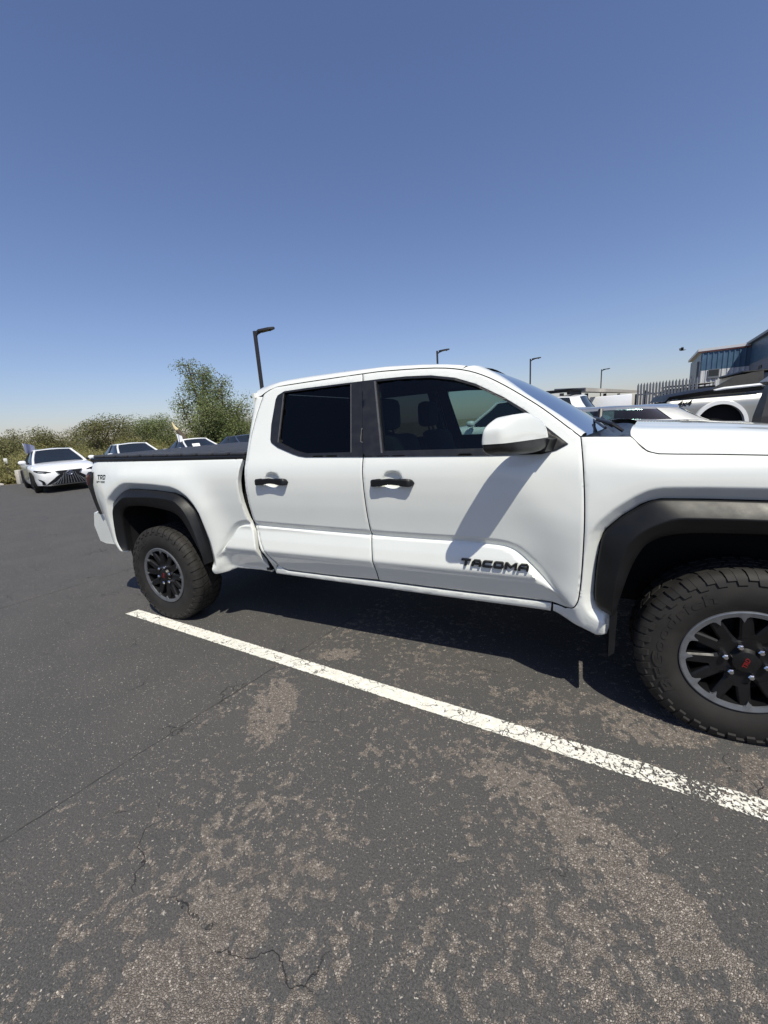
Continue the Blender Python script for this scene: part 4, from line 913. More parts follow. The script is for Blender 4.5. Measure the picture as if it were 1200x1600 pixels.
def sedan(label, paint, loc, rz, group, glassm='gl_car', sx=1., sy=1., sz=1., soft=False, grille='spindle', rf=(-1.05, .12), rz_top=1.44, base=(-1.95, 1.12), name='parked_car', cat='car', dark_roof=None, detail=True, cpil=2):
    T = thing(name, label, cat, loc, rz, group)
    sc = lambda p: (p[0]*sx, p[1]*sy, p[2]*sz)
    def sb(mb, *a, **k): mb.v = [sc(p) for p in mb.v]; return mb.build(*a, **k)
    rows = []
    xx = np.array(XH)
    for k in range(len(XH)):
        h, zs, zt, zb = HW[k], ZS[k], ZT[k], ZB[k]
        q = [(0, zb), (h*.80, zb), (h*.95, zb+.05), (h*.985, zb+.2), (h*.975, zs-.27), (h, zs-.14), (h*.975, zs-.05), (h*.90, zs), (h*.78, zt-.03 if zt > zs else zs+.01), (h*.5, zt-.008), (0, zt)]
        rows.append([(XH[k], y, z) for y, z in q]+[(XH[k], -y, z) for y, z in q[1:-1][::-1]])
    mb = MB(); mb.grid(rows, close=True); mb.f.append(tuple(range(20))); mb.f.append(tuple(range(13*20, 14*20)))
    body = sb(mb, 'body', M[paint], T, ang=45)
    # wheel arches and wheels
    for x in (1.42, -1.42):
        for s in (1, -1):
            mb = MB(); mb.prism([(x+.385*math.cos(a), .33+.385*math.sin(a)) for a in np.linspace(-.35, math.pi+.35, 20)], .70, .932, lambda u, v, d: (u, s*d, v)); sb(mb, 'wheel_arch', M['void'], T, smooth=False)
            car_wheel(T, x*sx, s*.90*sy, .335, -s)
    # glasshouse
    bx0, bx1 = base; rx0, rx1 = rf
    ZR_ = rz_top; rr = []
    for t, xa, xb, hw in ((0, bx0, bx1, .83), (.35, bx0+(rx0-bx0)*.42, bx1+(rx1-bx1)*.38, .765), (.75, bx0+(rx0-bx0)*.82, bx1+(rx1-bx1)*.80, .66), (1, rx0, rx1, .58)):
        z = .93+(ZR_-.03-.93)*t; r = []
        for u in np.linspace(0, 1, 15): r.append((xa+(xb-xa)*u, hw*(1-.10*(2*u-1)**4), z))
        for v in np.linspace(.9, -.9, 9): r.append((xb+.10*(1-v*v), hw*.90*v, z))
        for u in np.linspace(1, 0, 15): r.append((xa+(xb-xa)*u, -hw*(1-.10*(2*u-1)**4), z))
        for v in np.linspace(-.9, .9, 9): r.append((xa-.06*(1-v*v), hw*.90*v, z))
        r = [(px_, py_, pz_+.055*t*(1-(py_/hw)**2)-.085*t*max(0, abs((px_-(xa+xb)/2-.1)/(xb-xa)*2)-.35)**2) for px_, py_, pz_ in r]; rr.append(r)
    mb = MB(); mb.grid(rr, close=True); sb(mb, 'glasshouse', M[glassm], T, ang=35, fixn=glassm == 'gl_car')
    R = rr[-1]; ctr = np.mean(np.array(R), 0); mb = MB(); n = len(R)
    lay = [[tuple(np.array(p)+np.array([0, 0, dz])*1+(ctr-np.array(p))*np.array([f, f, 0])) for p in R] for f, dz in ((-.015, -.012), (-.005, .012), (.08, .026), (.3, .034), (.7, .038))]
    mb.grid(lay, close=True); mb.f.append(tuple(range(4*n, 5*n))); sb(mb, 'roof', M['black' if soft else (dark_roof or paint)], T)
    A = rr
    def pillar(idx, w, m=None, rad=.038):
        mb = MB(); pts = [A[0][idx], A[1][idx], A[2][idx], A[3][idx]]; pts = [(p[0], p[1]*1.005, p[2]) for p in pts]; mb.tube(pts, [rad*1.1, rad, rad*.95, rad*.9], 8); sb(mb, 'pillar', M[m or paint], T)
    for i in (14, 24): pillar(i, .04)
    cc = np.array([np.mean(np.array(r_), 0) for r_ in A])
    for ids in ((46, 47, 0, 1, 2)[0 if cpil == 2 else 2:2+cpil], (40, 39, 38, 37, 36)[0 if cpil == 2 else 2:2+cpil]):
        mb = MB(); mb.grid([[tuple(np.array(A[k][i])+(np.array(A[k][i])-cc[k])*np.array([.012, .012, 0])) for i in ids] for k in range(4)]); sb(mb, 'pillar', M['black' if soft else paint], T)
    for i in (7, 31): pillar(i, .03, 'black', .03)
    if soft:
        mb = MB(); mb.tube([A[3][k] for k in range(14, 25)], .035, 8); sb(mb, 'header_frame', M[paint], T)
    # mirrors
    for s in (1, -1):
        mb = MB(); mb.add([(.80-.09*a+.07*b*.2*0+p[0]*.11, s*(1.0+p[1]*.11), 1.03+p[2]*.075) for a, b, p in ((0, 0, q) for q in rv[::1])], rf_); sb(mb, 'side_mirror', M[paint], T)
        mb = MB(); mb.box((.80,s*.86-.04,.96),(.88,s*.86+.08*0+.04,1.02)); sb(mb, 'mirror_arm', M['black'], T)
    if not detail: return T
    xf = lambda y: np.interp(np.abs(y), [0,.5,.64,.72,.80,.87,.91], [2.45,2.435,2.42,2.36,2.2,1.9,1.5])
    fn = lambda u, v: np.stack([(xf(u)+.010-.12*np.clip(.36-v, 0, 1)-.22*np.clip(v-.60, 0, 1))*sx, u*sy, v*sz], 1)
    o = (1, 0, 0)
    if grille == 'spindle':
        g = [(-.36,.715),(.36,.715),(.27,.60),(.40,.50),(.66,.30),(.62,.27),(-.62,.27),(-.66,.30),(-.40,.50),(-.27,.60)]
        gr = panel('grille', g, fn, M['gloss'], T, step=.08, lip=0, depth=0, out=o)
        for i, yy in enumerate(np.linspace(-.56, .56, 15)):
            zt = float(np.interp(abs(yy), [0,.26,.30,.40,.66], [.66,.64,.555,.50,.31])); mb = MB(); mb.tube([((float(xf(yy*.6))+.022-.01)*sx, yy*.62*sy, zt*sz), ((float(xf(yy))+.012-.01)*sx, yy*sy, .285*sz)], .008, 5); mb.build('grille_bar', M['galv'], gr)
        mb = MB(); cx = (2.478)*sx; mb.tube([(cx, .085*math.cos(t), .625+.062*math.sin(t)) for t in np.linspace(0, 2*math.pi, 25)], .011, 6)
        mb.tube([(cx, .015, .665), (cx, .03, .605), (cx, -.04, .605)], .010, 6); mb.build('emblem', M['chrome'], gr)
        mb = MB(); mb.tube([((float(xf(p[0]))+.014-.12*max(0,.36-p[1])-.22*max(0,p[1]-.6))*sx, p[0]*sy, p[1]*sz) for p in g+[g[0]]], .012, 6); mb.build('grille_frame', M['pewter'], gr)
    else:
        panel('grille', [(-.5,.56),(.5,.56),(.56,.30),(-.56,.30)], fn, M['gloss'], T, step=.08, lip=0, depth=0, out=o)
    for s in (1, -1):
        pl_ = [(s*p, q) for p, q in ((.46,.685),(.60,.735),(.78,.765),(.86,.775),(.865,.735),(.80,.69),(.62,.665))]
        hl_ = panel('headlight', pl_, fn, M['gloss'], T, step=.05, lip=0, depth=0, out=o)
        panel('lamp_lens', [(s*p, q) for p, q in ((.62,.69),(.72,.715),(.78,.735),(.80,.705),(.70,.685))], lambda u, v: fn(u, v)+np.array([.006,0,0]), M['lens'], hl_, step=.05, lip=0, depth=0, out=o)
        panel('air_intake', [(s*p, q) for p, q in ((.68,.30),(.69,.40),(.74,.45),(.83,.50),(.80,.45),(.75,.40),(.755,.30))], fn, M['gloss'], T, step=.05, lip=0, depth=0, out=o)
    return T
rv0, rf0 = rbox(5, 2.6); rv, rf_ = rv0, rf0
def put(px_az, d): a = math.radians(px_az); return (-.679+d*math.sin(a), -1.925+d*math.cos(a))
# the row of white cars along the left edge of the lot, noses towards the camera
hd = math.radians(-18); hv = np.array([math.cos(hd), math.sin(hd)]); pv = np.array([-math.sin(hd), math.cos(hd)])
C1 = np.array([-17.65, 6.17])-hv*.75-pv*0.05
GRP = 'cars parked nose out along the far edge of the lot'
sedan('white sedan with wide black spindle grille, its whole front in view', 'white2', (*C1, 0), hd, GRP)
c2 = C1+pv*2.62; sedan('white sedan beside the flagged one, only its dark windscreen and roof above the bed cover', 'white2', (*c2, 0), hd, GRP, grille='plain')
c3 = C1+pv*5.25; conv = sedan('white convertible with black soft top and a white paper sheet behind its windscreen', 'white2', (*c3, 0), hd, GRP, soft=True, grille='plain', rf=(-.9, .0))
c4 = C1+pv*7.75; sedan('dark blue car at the end of the row, half hidden by the white cab', 'navy', (*c4, 0), hd, GRP, grille='plain')
mb = MB(); mb.box((-.01,-.16,-.10),(.01,.16,.10)); pp = mb.build('windscreen_paper', M['paper'], None, smooth=False, label='white paper sheet standing behind the windscreen of the soft top convertible', cat='paper')
q = c3+hv*.98-pv*.36; pp.location = (q[0], q[1], 1.14); pp.rotation_euler = (0, -.6, hd)
def flag(label, p, h, w, m1, m2, lean=0., yaw=0.):
    t = thing('car_flag', label, 'flag', p, yaw); mb = MB(); mb.tube([(0,0,0),(lean,0,h)], .012, 6); mb.build('pole', M['flag_white'], t)
    mb = MB(); rows = []
    for i in range(9):
        u = i/8; rows.append([(lean-w*u, .05*math.sin(u*7), h-.01-.10*u*u), (lean*.8-w*u*.97, .05*math.sin(u*7+.5), h-.20-.06*u), (lean*.7-w*u*.9, .04*math.sin(u*7+1), h-.36-.02*u)])
    mb.grid(rows); mb.build('flag_cloth', M[m1], t, fixn=False)
    mb = MB(); mb.grid([[(p_[0], p_[1]-.012, p_[2]) for p_ in (r[0], [(a+b)/2 for a, b in zip(r[0], r[1])], r[1])] for r in rows[2:6]]); mb.build('flag_emblem', M[m2], t, fixn=False)
q = C1-hv*.1-pv*.75; flag('small blue and white flag clipped to the side window of the grille-fronted sedan', (q[0], q[1], 1.30), .40, .30, 'flag_blue', 'flag_white', .03, math.radians(-110))
q = c3-hv*.0-pv*.72; flag('small white and pale blue flag clipped beside the convertible soft top', (q[0], q[1], 1.28), .42, .22, 'flag_white', 'flag_blue', .05, math.radians(-100))
# kerb-side bits at far left
x, y = put(-68.2, 24.2); mb = MB(); mb.box((-.10,-.10,0),(.10,.10,.62),.02); o = mb.build('marker_post', M['stone'], None, label='short pale concrete marker post at the edge of the asphalt by the brush', cat='post'); o.location = (x, y, -.01); o.rotation_euler = (0, .08, .3)
x, y = put(-68.9, 25.2); t = thing('stake', 'thin wooden stake with a white tag standing in the brush at far left', 'stake', (x, y, -.01)); mb = MB(); mb.box((-.03,-.03,0),(.03,.03,1.05)); mb.build('stem', M['bark'], t, smooth=False); mb = MB(); mb.box((-.06,-.05,.93),(.06,.05,1.16),.01); mb.build('tag', M['paper'], t)
def rock(label, az, d, r):
    x, y = put(az, d); bm = bmesh.new(); bmesh.ops.create_icosphere(bm, subdivisions=2, radius=1)
    for v in bm.verts: v.co = Vector((v.co.x*r*1.7, v.co.y*r*1.3, v.co.z*r))*(1+random.uniform(-.16, .16))
    bm.verts.index_update(); mb = MB(); mb.add([v.co for v in bm.verts], [[v.index for v in f.verts] for f in bm.faces]); bm.free()
    o = mb.build('rock', M['stone'], None, label=label, cat='rock', group='pale rocks at the lot edge', ang=30); o.location = (x, y, r*.3)
rock('pale flat rock between the marker post and the grille-fronted sedan', -66.9, 24.0, .22); rock('smaller pale rock right behind the front corner of the grille-fronted sedan', -66.0, 24.2, .17); rock('pale rock at the very left end of the asphalt edge', -69.9, 24.0, .12)
# ------------------------------------------------------------------ street lamps
def lamp(label, az, el, d, w=1., ang=0.):
    x, y = put(az, d); H = 1.47+d*math.tan(math.radians(el)); z0 = float(ground_z([x], [y])[0])-.05
    t = thing('street_lamp', label, 'street lamp', (x, y, z0), ang, 'tall dark lamp posts behind the lot'); H -= z0
    mb = MB(); a = .085*w; k = 0; mb.box((-a,-a,0),(a,a,H),.01); mb.build('pole', M['steel'], t, smooth=False)
    mb = MB(); mb.tube([(0,0,H-.30),(.2,0,H-.16),(.55,0,H-.06)], .06*w, 8); mb.build('arm', M['steel'], t)
    mb = MB(); mb.prism([(.18,.10),(.38,.24),(1.0,.20),(1.28,.08),(1.28,-.08),(1.0,-.20),(.38,-.24),(.18,-.10)], 0, .11, lambda u, v, q: (u*w, v*w, H-.10+q+.06*(u-.35))); hd_ = mb.build('lamp_head', M['steel'], t, smooth=False)
    mb = MB(); mb.tube([(1.0*w,0,H-.02),(1.0*w,0,H-.13)], .05*w, 8); mb.build('photocell', M['steel'], hd_)
lamp('dark lamp post rising behind the rear of the white cab, tallest of the lamps', -41.3, 12.7, 27, 1.05, .15)
lamp('short looking dark lamp post top just above the middle of the cab roof', -17.4, 9.1, 42, .95, .1)
lamp('dark lamp post above the pickup windscreen', -5.5, 6.9, 55, .95, 0.)
lamp('most distant lamp post, standing behind the flat canopy roof', 2.65, 4.7, 78, .95, 0.)
# ------------------------------------------------------------------ vehicles and structures at right
silver = sedan('pale silver coupe with dark tinted side glass just beyond the white hood', 'silver', (-.72, 4.05, float(ground_z([-.7], [4.05])[0])), math.pi, None, glassm='gl_tint', sz=1.035, rf=(-1.05, .45), base=(-2.05, 1.45), dark_roof='silver', detail=False, cpil=3)
mb = MB(); mb.tube([(.42+.05*math.sin(t), -.36+.18*math.cos(t), 1.0+.17*math.sin(t)) for t in np.linspace(0, 6.28, 21)], .018, 6); mb.build('steering_wheel', M['int'], silver)
for hx, hy in ((-.25,.36),(-.25,-.36),(-.95,.34),(-.95,-.34)):
    mb = MB(); mb.box((hx-.06,hy-.22,.75),(hx+.06,hy+.22,1.15),.04); mb.box((hx-.10,hy-.12,1.16),(hx,hy+.12,1.33),.04); mb.build('seat', M['seat'], silver)
mb = MB(); mb.tube([(p[0]*1.0, p[1], p[2]) for p in [(1.35,-.845,.975),(.2,-.85,.985),(-1.0,-.84,.985),(-1.75,-.80,.995)]], .012, 6); mb.tube([(1.15,-.80,1.07),(.45,-.645,1.40),(-.2,-.625,1.455),(-.9,-.635,1.42),(-1.45,-.72,1.22),(-1.72,-.79,1.02)], .013, 6); mb.build('window_molding', M['chrome'], silver)
# silver pickup with black bed cover and sail panel, rear end to the left
zt = .20; T = thing('pickup_truck', 'silver pickup truck with black bed cover and 4x4 badge beyond the silver coupe', 'pickup truck', (3.7, 8.9, zt)); po = (3.7, 8.9, zt)
fy = lambda y0: (lambda u, v: np.stack([u, y0+.05*np.clip((1.25-v), 0, 1)**2+.10*np.clip((v-1.38)/.2, 0, 1)**2, v], 1))
arc = [(1.83+.37*math.cos(a), 1.02+.39*math.sin(a)) for a in np.linspace(math.pi*1.08, -math.pi*.08, 24)]
sidep = [(.95,1.00),(.92,1.30),(.97,1.52),(1.02,1.555),(3.0,1.60),(3.05,.80),(2.30,.80)]+arc[::-1]+[(1.36,.86)]
bs = panel('bed_side', sidep, fy(7.95), M['pewter'], T, step=.06, off=po, depth=.05)
rows = [[(1.83+r*math.cos(a), y, 1.02+r*1.05*math.sin(a)) for r, y in ((.365,8.0),(.37,7.90),(.43,7.90),(.445,7.96))] for a in np.linspace(math.pi*1.05, -math.pi*.05, 30)]
mb = MB(); mb.grid(rows); mb.build('wheel_flare', M['white2'], T, off=po)
mb = MB(); mb.box((2.33,7.91,.93),(3.05,7.99,1.04),.02); mb.build('side_step', M['white2'], T, off=po)
mb = MB(); mb.box((1.0,8.02,.75),(3.0,9.7,1.53)); mb.build('bed_inner', M['void'], T, off=po, smooth=False)
mb = MB(); mb.grid([[(x, 7.99+e, z), (x, 7.97+e, z+h), (x, 8.3, z+h*1.8), (x, 9.85, z+h*1.8)] for x, z, h, e in ((.93,1.50,.02,.05),(1.0,1.555,.06,0),(1.3,1.575,.075,0),(1.62,1.60,.08,0),(2.4,1.61,.08,0))]); mb.build('bed_cover', M['flare'], T, off=po)
mb = MB(); mb.prism([(1.50,1.63),(1.60,1.66),(2.02,1.90),(2.30,1.955),(2.45,1.965),(2.45,1.62)], 8.02, 8.10, lambda u, v, d: (u, d+.3*max(0, v-1.62), v)); mb.build('sail_panel', M['flare'], T, off=po, smooth=False)
mb = MB(); mb.grid([[(2.2,8.16,1.62),(2.2,8.26,1.95),(2.2,9.6,1.95),(2.2,9.7,1.62)],[(4.4,8.12,1.62),(4.0,8.26,1.97),(4.0,9.6,1.97),(4.4,9.7,1.62)]], close=True); mb.f += [(0,1,2,3),(4,5,6,7)]; mb.build('cab_glass', M['gl_car'], T, off=po, smooth=False)
mb = MB(); mb.box((2.15,8.22,1.945),(4.05,9.64,2.0),.03); mb.build('cab_roof', M['gloss'], T, off=po)
mb = MB(); mb.box((3.06,7.98,.80),(4.6,9.85,1.60),.05); mb.box((4.6,8.02,.80),(6.2,9.8,1.45),.08); mb.build('cab_body', M['pewter'], T, off=po)
mb = MB(); mb.tube([(1.60,8.0,1.635),(1.72,7.99,1.675),(1.85,7.985,1.695),(2.5,7.985,1.715)], [.012,.02,.028,.028], 8); mb.build('bed_rail', M['white2'], T, off=po)
tv, tf = text_mesh('4x4', .15, .006, .3, .004); mb = MB(); mb.add([(1.13+x, 7.955-z, 1.415+y+.02*x) for x, y, z in tv], tf); mb.build('badge', M['flare'], bs, off=po, smooth=False)
for x in (1.83, 5.4):
    for y, s in ((8.0, 1), (9.85, -1)): car_wheel(T, x-po[0], y-po[1], .43, s)
# dark tapered post with a slanted cap near the right edge
mb = MB(); fz = float(ground_z([1.9], [6.1])[0]); t = thing('post', 'dark grey tapered post with a slanted pale cap, at the right edge of the picture', 'post', (1.98, 6.1, fz))
mb.grid([[(-h,-h,z),(h,-h,z),(h,h,z),(-h,h,z)] for h, z in ((.22,0),(.17,1.2-fz),(.10,1.62-fz),(.09,1.66-fz))], close=True); mb.f.append((12,13,14,15)); mb.build('shaft', M['galv' if False else 'steel'], t, smooth=False)
mb = MB(); mb.prism([(-.16,1.70-fz),(-.05,1.79-fz),(.4,1.90-fz),(.4,1.70-fz),(.02,1.60-fz)], -.15, .15, lambda u, v, d: (u, d, v)); mb.build('cap', M['galv'], t, smooth=False)
# white SUV with black roof rack, white van behind it, flat canopy
x, y = put(-7.5, 11.5); suv = sedan('white sport utility vehicle with black roof rack under the tan canopy', 'white2', (x, y, float(ground_z([x], [y])[0])), math.pi-.25, None, sx=.95, sz=1.08, rf=(-1.75, .25), base=(-2.2, 1.0), rz_top=1.52, detail=False, name='parked_suv')
mb = MB(); mb.box((-1.6,-.5,1.74),(.1,.5,1.77)); [mb.box((xx-.03,-.52,1.64),(xx+.03,.52,1.75)) for xx in (-1.5,-.75,0)]; mb.build('roof_rack', M['flare'], suv, smooth=False)
x, y = put(3.0, 23); t = thing('delivery_van', 'plain white box van showing its top between the white SUV and the fence', 'van', (x, y, .45), math.pi-.1)
mb = MB(); mb.box((-1.2,-.85,.35),(.55,.85,1.62),.05); mb.build('cargo_box', M['white2'], t); mb = MB(); mb.box((.56,-.8,.35),(2.0,.8,1.0),.12); mb.build('cab', M['white2'], t); mb = MB(); mb.prism([(.56,1.0),(1.35,1.0),(.85,1.5),(.56,1.5)], -.74, .74, lambda u, v, d: (u, d, v)); mb.build('cab_glass', M['gl_car'], t, smooth=False)
for xx in (-1.0, 1.35):
    for s in (1, -1): car_wheel(t, xx, s*.85, .33, -s)
A1 = put(-2.6, 21); A2 = put(1.0, 19.5); A3 = put(6.7, 38); A4 = put(4.2, 44)
cz = lambda d, el: 1.47+d*math.tan(math.radians(el))
t = thing('canopy', 'flat tan steel canopy roof on posts behind the parked cars at right', 'canopy', (A2[0], A2[1], .42))
mb = MB(); tops = [(A1[0],A1[1],cz(21,2.95)),(A2[0],A2[1],cz(19.5,2.75)),(A3[0],A3[1],cz(38,1.85)),(A4[0],A4[1],cz(44,2.0))]
mb.v = [(p[0],p[1],p[2]) for p in tops]+[(p[0],p[1],p[2]-.16) for p in tops]; mb.f = [(0,1,2,3),(7,6,5,4),(0,4,5,1),(1,5,6,2),(2,6,7,3),(3,7,4,0)]; mb.build('canopy_roof', M['canopy'], t, smooth=False, off=(A2[0],A2[1],.42))
for f in (.06, .33, .62, .92):
    px, py = A2[0]+(A3[0]-A2[0])*f, A2[1]+(A3[1]-A2[1])*f; px -= 1.2; mb = MB(); mb.box((px-.09,py-.09,.42),(px+.09,py+.09,cz(19.5,2.75)+(cz(38,1.85)-cz(19.5,2.75))*f-.12)); mb.build('canopy_post', M['steel'], t, smooth=False, off=(A2[0],A2[1],.42))
# palisade fence
f0 = np.array(put(6.55, 19.6)); f1 = np.array(put(12.0, 19.0)); t = thing('fence', 'grey pointed steel palisade fence between canopy and blue workshop', 'fence', (f0[0], f0[1], .47)); fo = (f0[0], f0[1], .47); zt_ = 1.47+19.4*math.tan(math.radians(2.72))
n = 19; pal = None
for i in range(n):
    p = f0+(f1-f0)*i/(n-1); w = .035; mb = MB(); mb.prism([(-w,.1),(-w,zt_-.57),(0,zt_-.47),(w,zt_-.57),(w,.1)], 0, .012, lambda u, v, d: (p[0]-fo[0]+u, p[1]-fo[1]+d+.02*abs(u)/w, v)); mb.build('picket', M['galv'], t, smooth=False)
for z in (.45, zt_-.47-.48):
    mb = MB(); d_ = f1-f0; mb.add([(0,.03,z),(d_[0],d_[1]+.03,z),(d_[0],d_[1]+.03,z+.05),(0,.03,z+.05),(0,.07,z),(d_[0],d_[1]+.07,z),(d_[0],d_[1]+.07,z+.05),(0,.07,z+.05)], [(0,1,2,3),(7,6,5,4),(0,4,5,1),(3,2,6,7),(0,3,7,4),(1,5,6,2)]); mb.build('rail', M['galv'], t, smooth=False)
for i, (f, h) in enumerate(((-.01, zt_-.62), (.14, zt_-.55))):
    p = f0+(f1-f0)*f; mb = MB(); mb.box((p[0]-fo[0]-.06,p[1]-fo[1]+.08,0),(p[0]-fo[0]+.06,p[1]-fo[1]+.20,h-.47+.2)); mb.build('fence_post', M['steel'], t, smooth=False)
mb = MB(); p = f0+(f1-f0)*.10; mb.tube([(p[0]-fo[0],p[1]-fo[1]+.1,zt_-.75),(p[0]-fo[0]+.9,p[1]-fo[1]+.1,zt_-1.25)], .035, 6); mb.build('brace', M['steel'], t)
# dark off-road vehicle behind the fence
x, y = put(10.2, 23.5); t = thing('off_road_vehicle', 'black off-road vehicle with roof bars standing behind the palisade fence', 'off-road vehicle', (x, y, .47), math.pi)
mb = MB(); mb.box((-1.3,-.8,.5),(1.9,.8,1.05),.08); mb.build('body', M['gloss'], t); mb = MB(); mb.prism([(-1.3,1.05),(.55,1.05),(.35,1.62),(-1.2,1.62)], -.72, .72, lambda u, v, d: (u, d, v)); mb.build('cab_glass', M['gl_car'], t, smooth=False)
mb = MB(); mb.box((-1.25,-.76,1.62),(.42,.76,1.68)); [mb.box((xx-.04,s*.74-.03,1.04),(xx+.04,s*.74+.03,1.64)) for xx in (-1.22,-.4,.45) for s in (1,-1)]; mb.build('roof_frame', M['gloss'], t, smooth=False)
mb = MB(); [mb.tube([(-1.25,s*.6,1.80),(.5,s*.6,1.80)],.025,6) for s in (1,0,-1)]; [mb.tube([(xx,-.62,1.68),(xx,-.62,1.80),(xx,.62,1.80),(xx,.62,1.68)],.025,6) for xx in (-1.2,-.4,.4)]; mb.build('roof_rack', M['gloss'], t)
for xx in (-.8, 1.3):
    for s in (1, -1): car_wheel(t, xx, s*.78, .40, -s)
mb = MB(); mb.tube([(-1.36,0,.95),(-1.56,0,.95)], .36, 18); mb.build('spare_wheel', M['rubber'], t)
# blue and white workshop
ang = math.radians(-7.5); ux = np.array([math.cos(ang), math.sin(ang)]); uy = np.array([-math.sin(ang), math.cos(ang)]); b0 = np.array(put(12.2, 40)); bz = .47
wk = thing('workshop', 'blue and white corrugated metal workshop with pale roof edge beyond the fence', 'workshop', (b0[0], b0[1], bz), ang); LW = 2.78; EV = 1.47+40*math.tan(math.radians(5.15))-bz; BB = EV-1.28
def corr(x0, x1, z0, z1, y, m, name, wave=.045, pit=.305, axis=0):
    mb = MB(); us = []; x = x0
    while x < x1-1e-6:
        for f, d in ((0,0),(.12,-wave),(.32,-wave),(.44,0)):
            if x+f*pit < x1: us.append((x+f*pit, d))
        x += pit
    us.append((x1, 0)); P = lambda u, d, z: (u, y+d, z) if axis == 0 else (y+d, u, z)
    mb.grid([[P(u, d, z0), P(u, d, z1)] for u, d in us]); return mb.build(name, m, wk, smooth=False, fixn=False)
corr(.0, LW, 0, BB, 0, M['wall_white'], 'wall_panel'); corr(.0, LW, BB+.0, EV, -.004, M['wall_blue'], 'wall_panel')
mb = MB(); mb.box((-.03,0.02,0),(-.0,9,BB)); mb.build('side_wall', M['wall_grey'], wk, smooth=False); mb = MB(); mb.box((-.034,0.02,BB),(-.0,9,EV)); mb.build('side_wall', M['wall_blue'], wk, smooth=False)
mb = MB(); mb.box((-.15,1.2,1.9),(-.036,4.5,EV-.5)); mb.build('side_door', M['galv'], wk, smooth=False)
mb = MB(); mb.box((.45,-.10,BB-.62),(1.12,-.03,BB+.03)); wn = mb.build('window', M['galv'], wk, smooth=False); mb = MB(); mb.box((.50,-.112,BB-.45),(1.07,-.101,BB-.02)); mb.build('pane', M['gl_car'], wn, smooth=False)
mb = MB(); mb.box((-.25,-.10,EV+.12),(LW-.05,9,EV+.30)); mb.build('roof', M['roofm'], wk, smooth=False); mb = MB(); mb.box((-.20,-.085,EV+.03),(LW-.03,-.05,EV+.119)); mb.build('fascia', M['fascia_red'], wk, smooth=False)
# wing standing forward at the right
mb = MB(); mb.box((LW,-11,0),(LW+9,9,BB+.1)); mb.build('wing_wall', M['wall_grey'], wk, smooth=False); mb = MB(); mb.box((LW-.004,-11.004,BB+.1),(LW+9,9,EV+.22)); mb.build('wing_wall', M['wall_blue'], wk, smooth=False)
mb = MB(); mb.box((LW-.25,-11.4,EV+.22),(LW+9.3,9.3,EV+.38)); mb.build('wing_roof', M['galv'], wk, smooth=False)
mb = MB()
for k in range(1):
    for poly in (UN['F']+[[(.25,0),(1,0),(1,.24),(.25,.24)]]): mb.prism([(u, v) for u, v in poly], 0, .03, lambda u, v, d: (LW-.034+d, -3.2-.9*u, BB-1.0+.75*v))
mb.build('wall_letter', M['steel'], wk, smooth=False)
mb = MB(); mb.box((LW-.8,-6.5,BB-1.55),(LW-.01,-3.4,BB-1.40)); mb.build('door_awning', M['void'], wk, smooth=False)
# dark canopy of a low vehicle in front of the workshop
x, y = put(12.7, 17.0); t = thing('parked_truck', 'black pickup truck top just left of the silver pickup, in front of the workshop', 'pickup truck', (x, y, .47), math.pi+.1)
mb = MB(); mb.box((-2.2,-.9,.4),(2.4,.9,1.0),.08); mb.build('body', M['gloss'], t); mb = MB(); mb.prism([(-.9,1.0),(1.3,1.0),(.6,1.28),(-.7,1.30)], -.76, .76, lambda u, v, d: (u, d, v)); mb.build('cab', M['gl_car'], t, smooth=False)
for xx in (-1.4, 1.5):
    for s in (1, -1): car_wheel(t, xx, s*.86, .40, -s)
# bird
x, y = put(10.43, 45); t = thing('bird', 'small dark bird flying left of the workshop roof', 'bird', (x, y, 1.47+45*math.tan(math.radians(5.73)))); mb = MB()
mb.grid([[(q-.0, r*math.cos(a), r*math.sin(a)*.8) for a in np.linspace(0, 6.283, 9)] for q, r in ((-.22,.005),(-.15,.05),(0,.07),(.14,.05),(.22,.03),(.27,.005))]); bod = mb.build('body', M['steel'], t)
mb = MB(); mb.add([(.10,.03,.03),(-.10,.03,.03),(-.16,.30,.20),(.02,.30,.22),(-.12,.62,.10),(-.02,.58,.12)], [(0,1,2,3),(3,2,4,5)]); mb.add([(.10,-.03,.03),(-.10,-.03,.03),(-.16,-.30,.20),(.02,-.30,.22),(-.12,-.62,.10),(-.02,-.58,.12)], [(3,2,1,0),(5,4,2,3)]); mb.build('wings', M['steel'], t, fixn=False)
# ------------------------------------------------------------------ trees and brush
def leaves(centres, n, spread, size, squash=1., seed=0, hang=0., ctone=None):
    r = np.random.default_rng(seed); C = np.asarray(centres); idx = r.integers(0, len(C), n)
    g = r.normal(size=(n, 3)); g /= np.maximum(1, np.linalg.norm(g, axis=1, keepdims=True)/1.6); P = C[idx]+g*np.array([spread, spread, spread*squash])
    a = r.normal(size=(n, 3)); a[:, 2] -= hang; a /= np.linalg.norm(a, axis=1, keepdims=True); b = np.cross(a, r.normal(size=(n, 3))); b /= np.linalg.norm(b, axis=1, keepdims=True)
    s = size*r.uniform(.55, 1.35, (n, 1)); w = s*r.uniform(.28, .5, (n, 1))
    V = np.stack([P-a*s*.5, P+b*w*.5, P+a*s*.5, P-b*w*.5], 1).reshape(-1, 3); F = np.arange(4*n).reshape(n, 4)
    tn = r.random(len(C)) if ctone is None else ctone
    tone = np.clip(tn[idx]*.6+r.random(n)*.55-.08, 0, 1); return V, F, np.repeat(tone, 4)
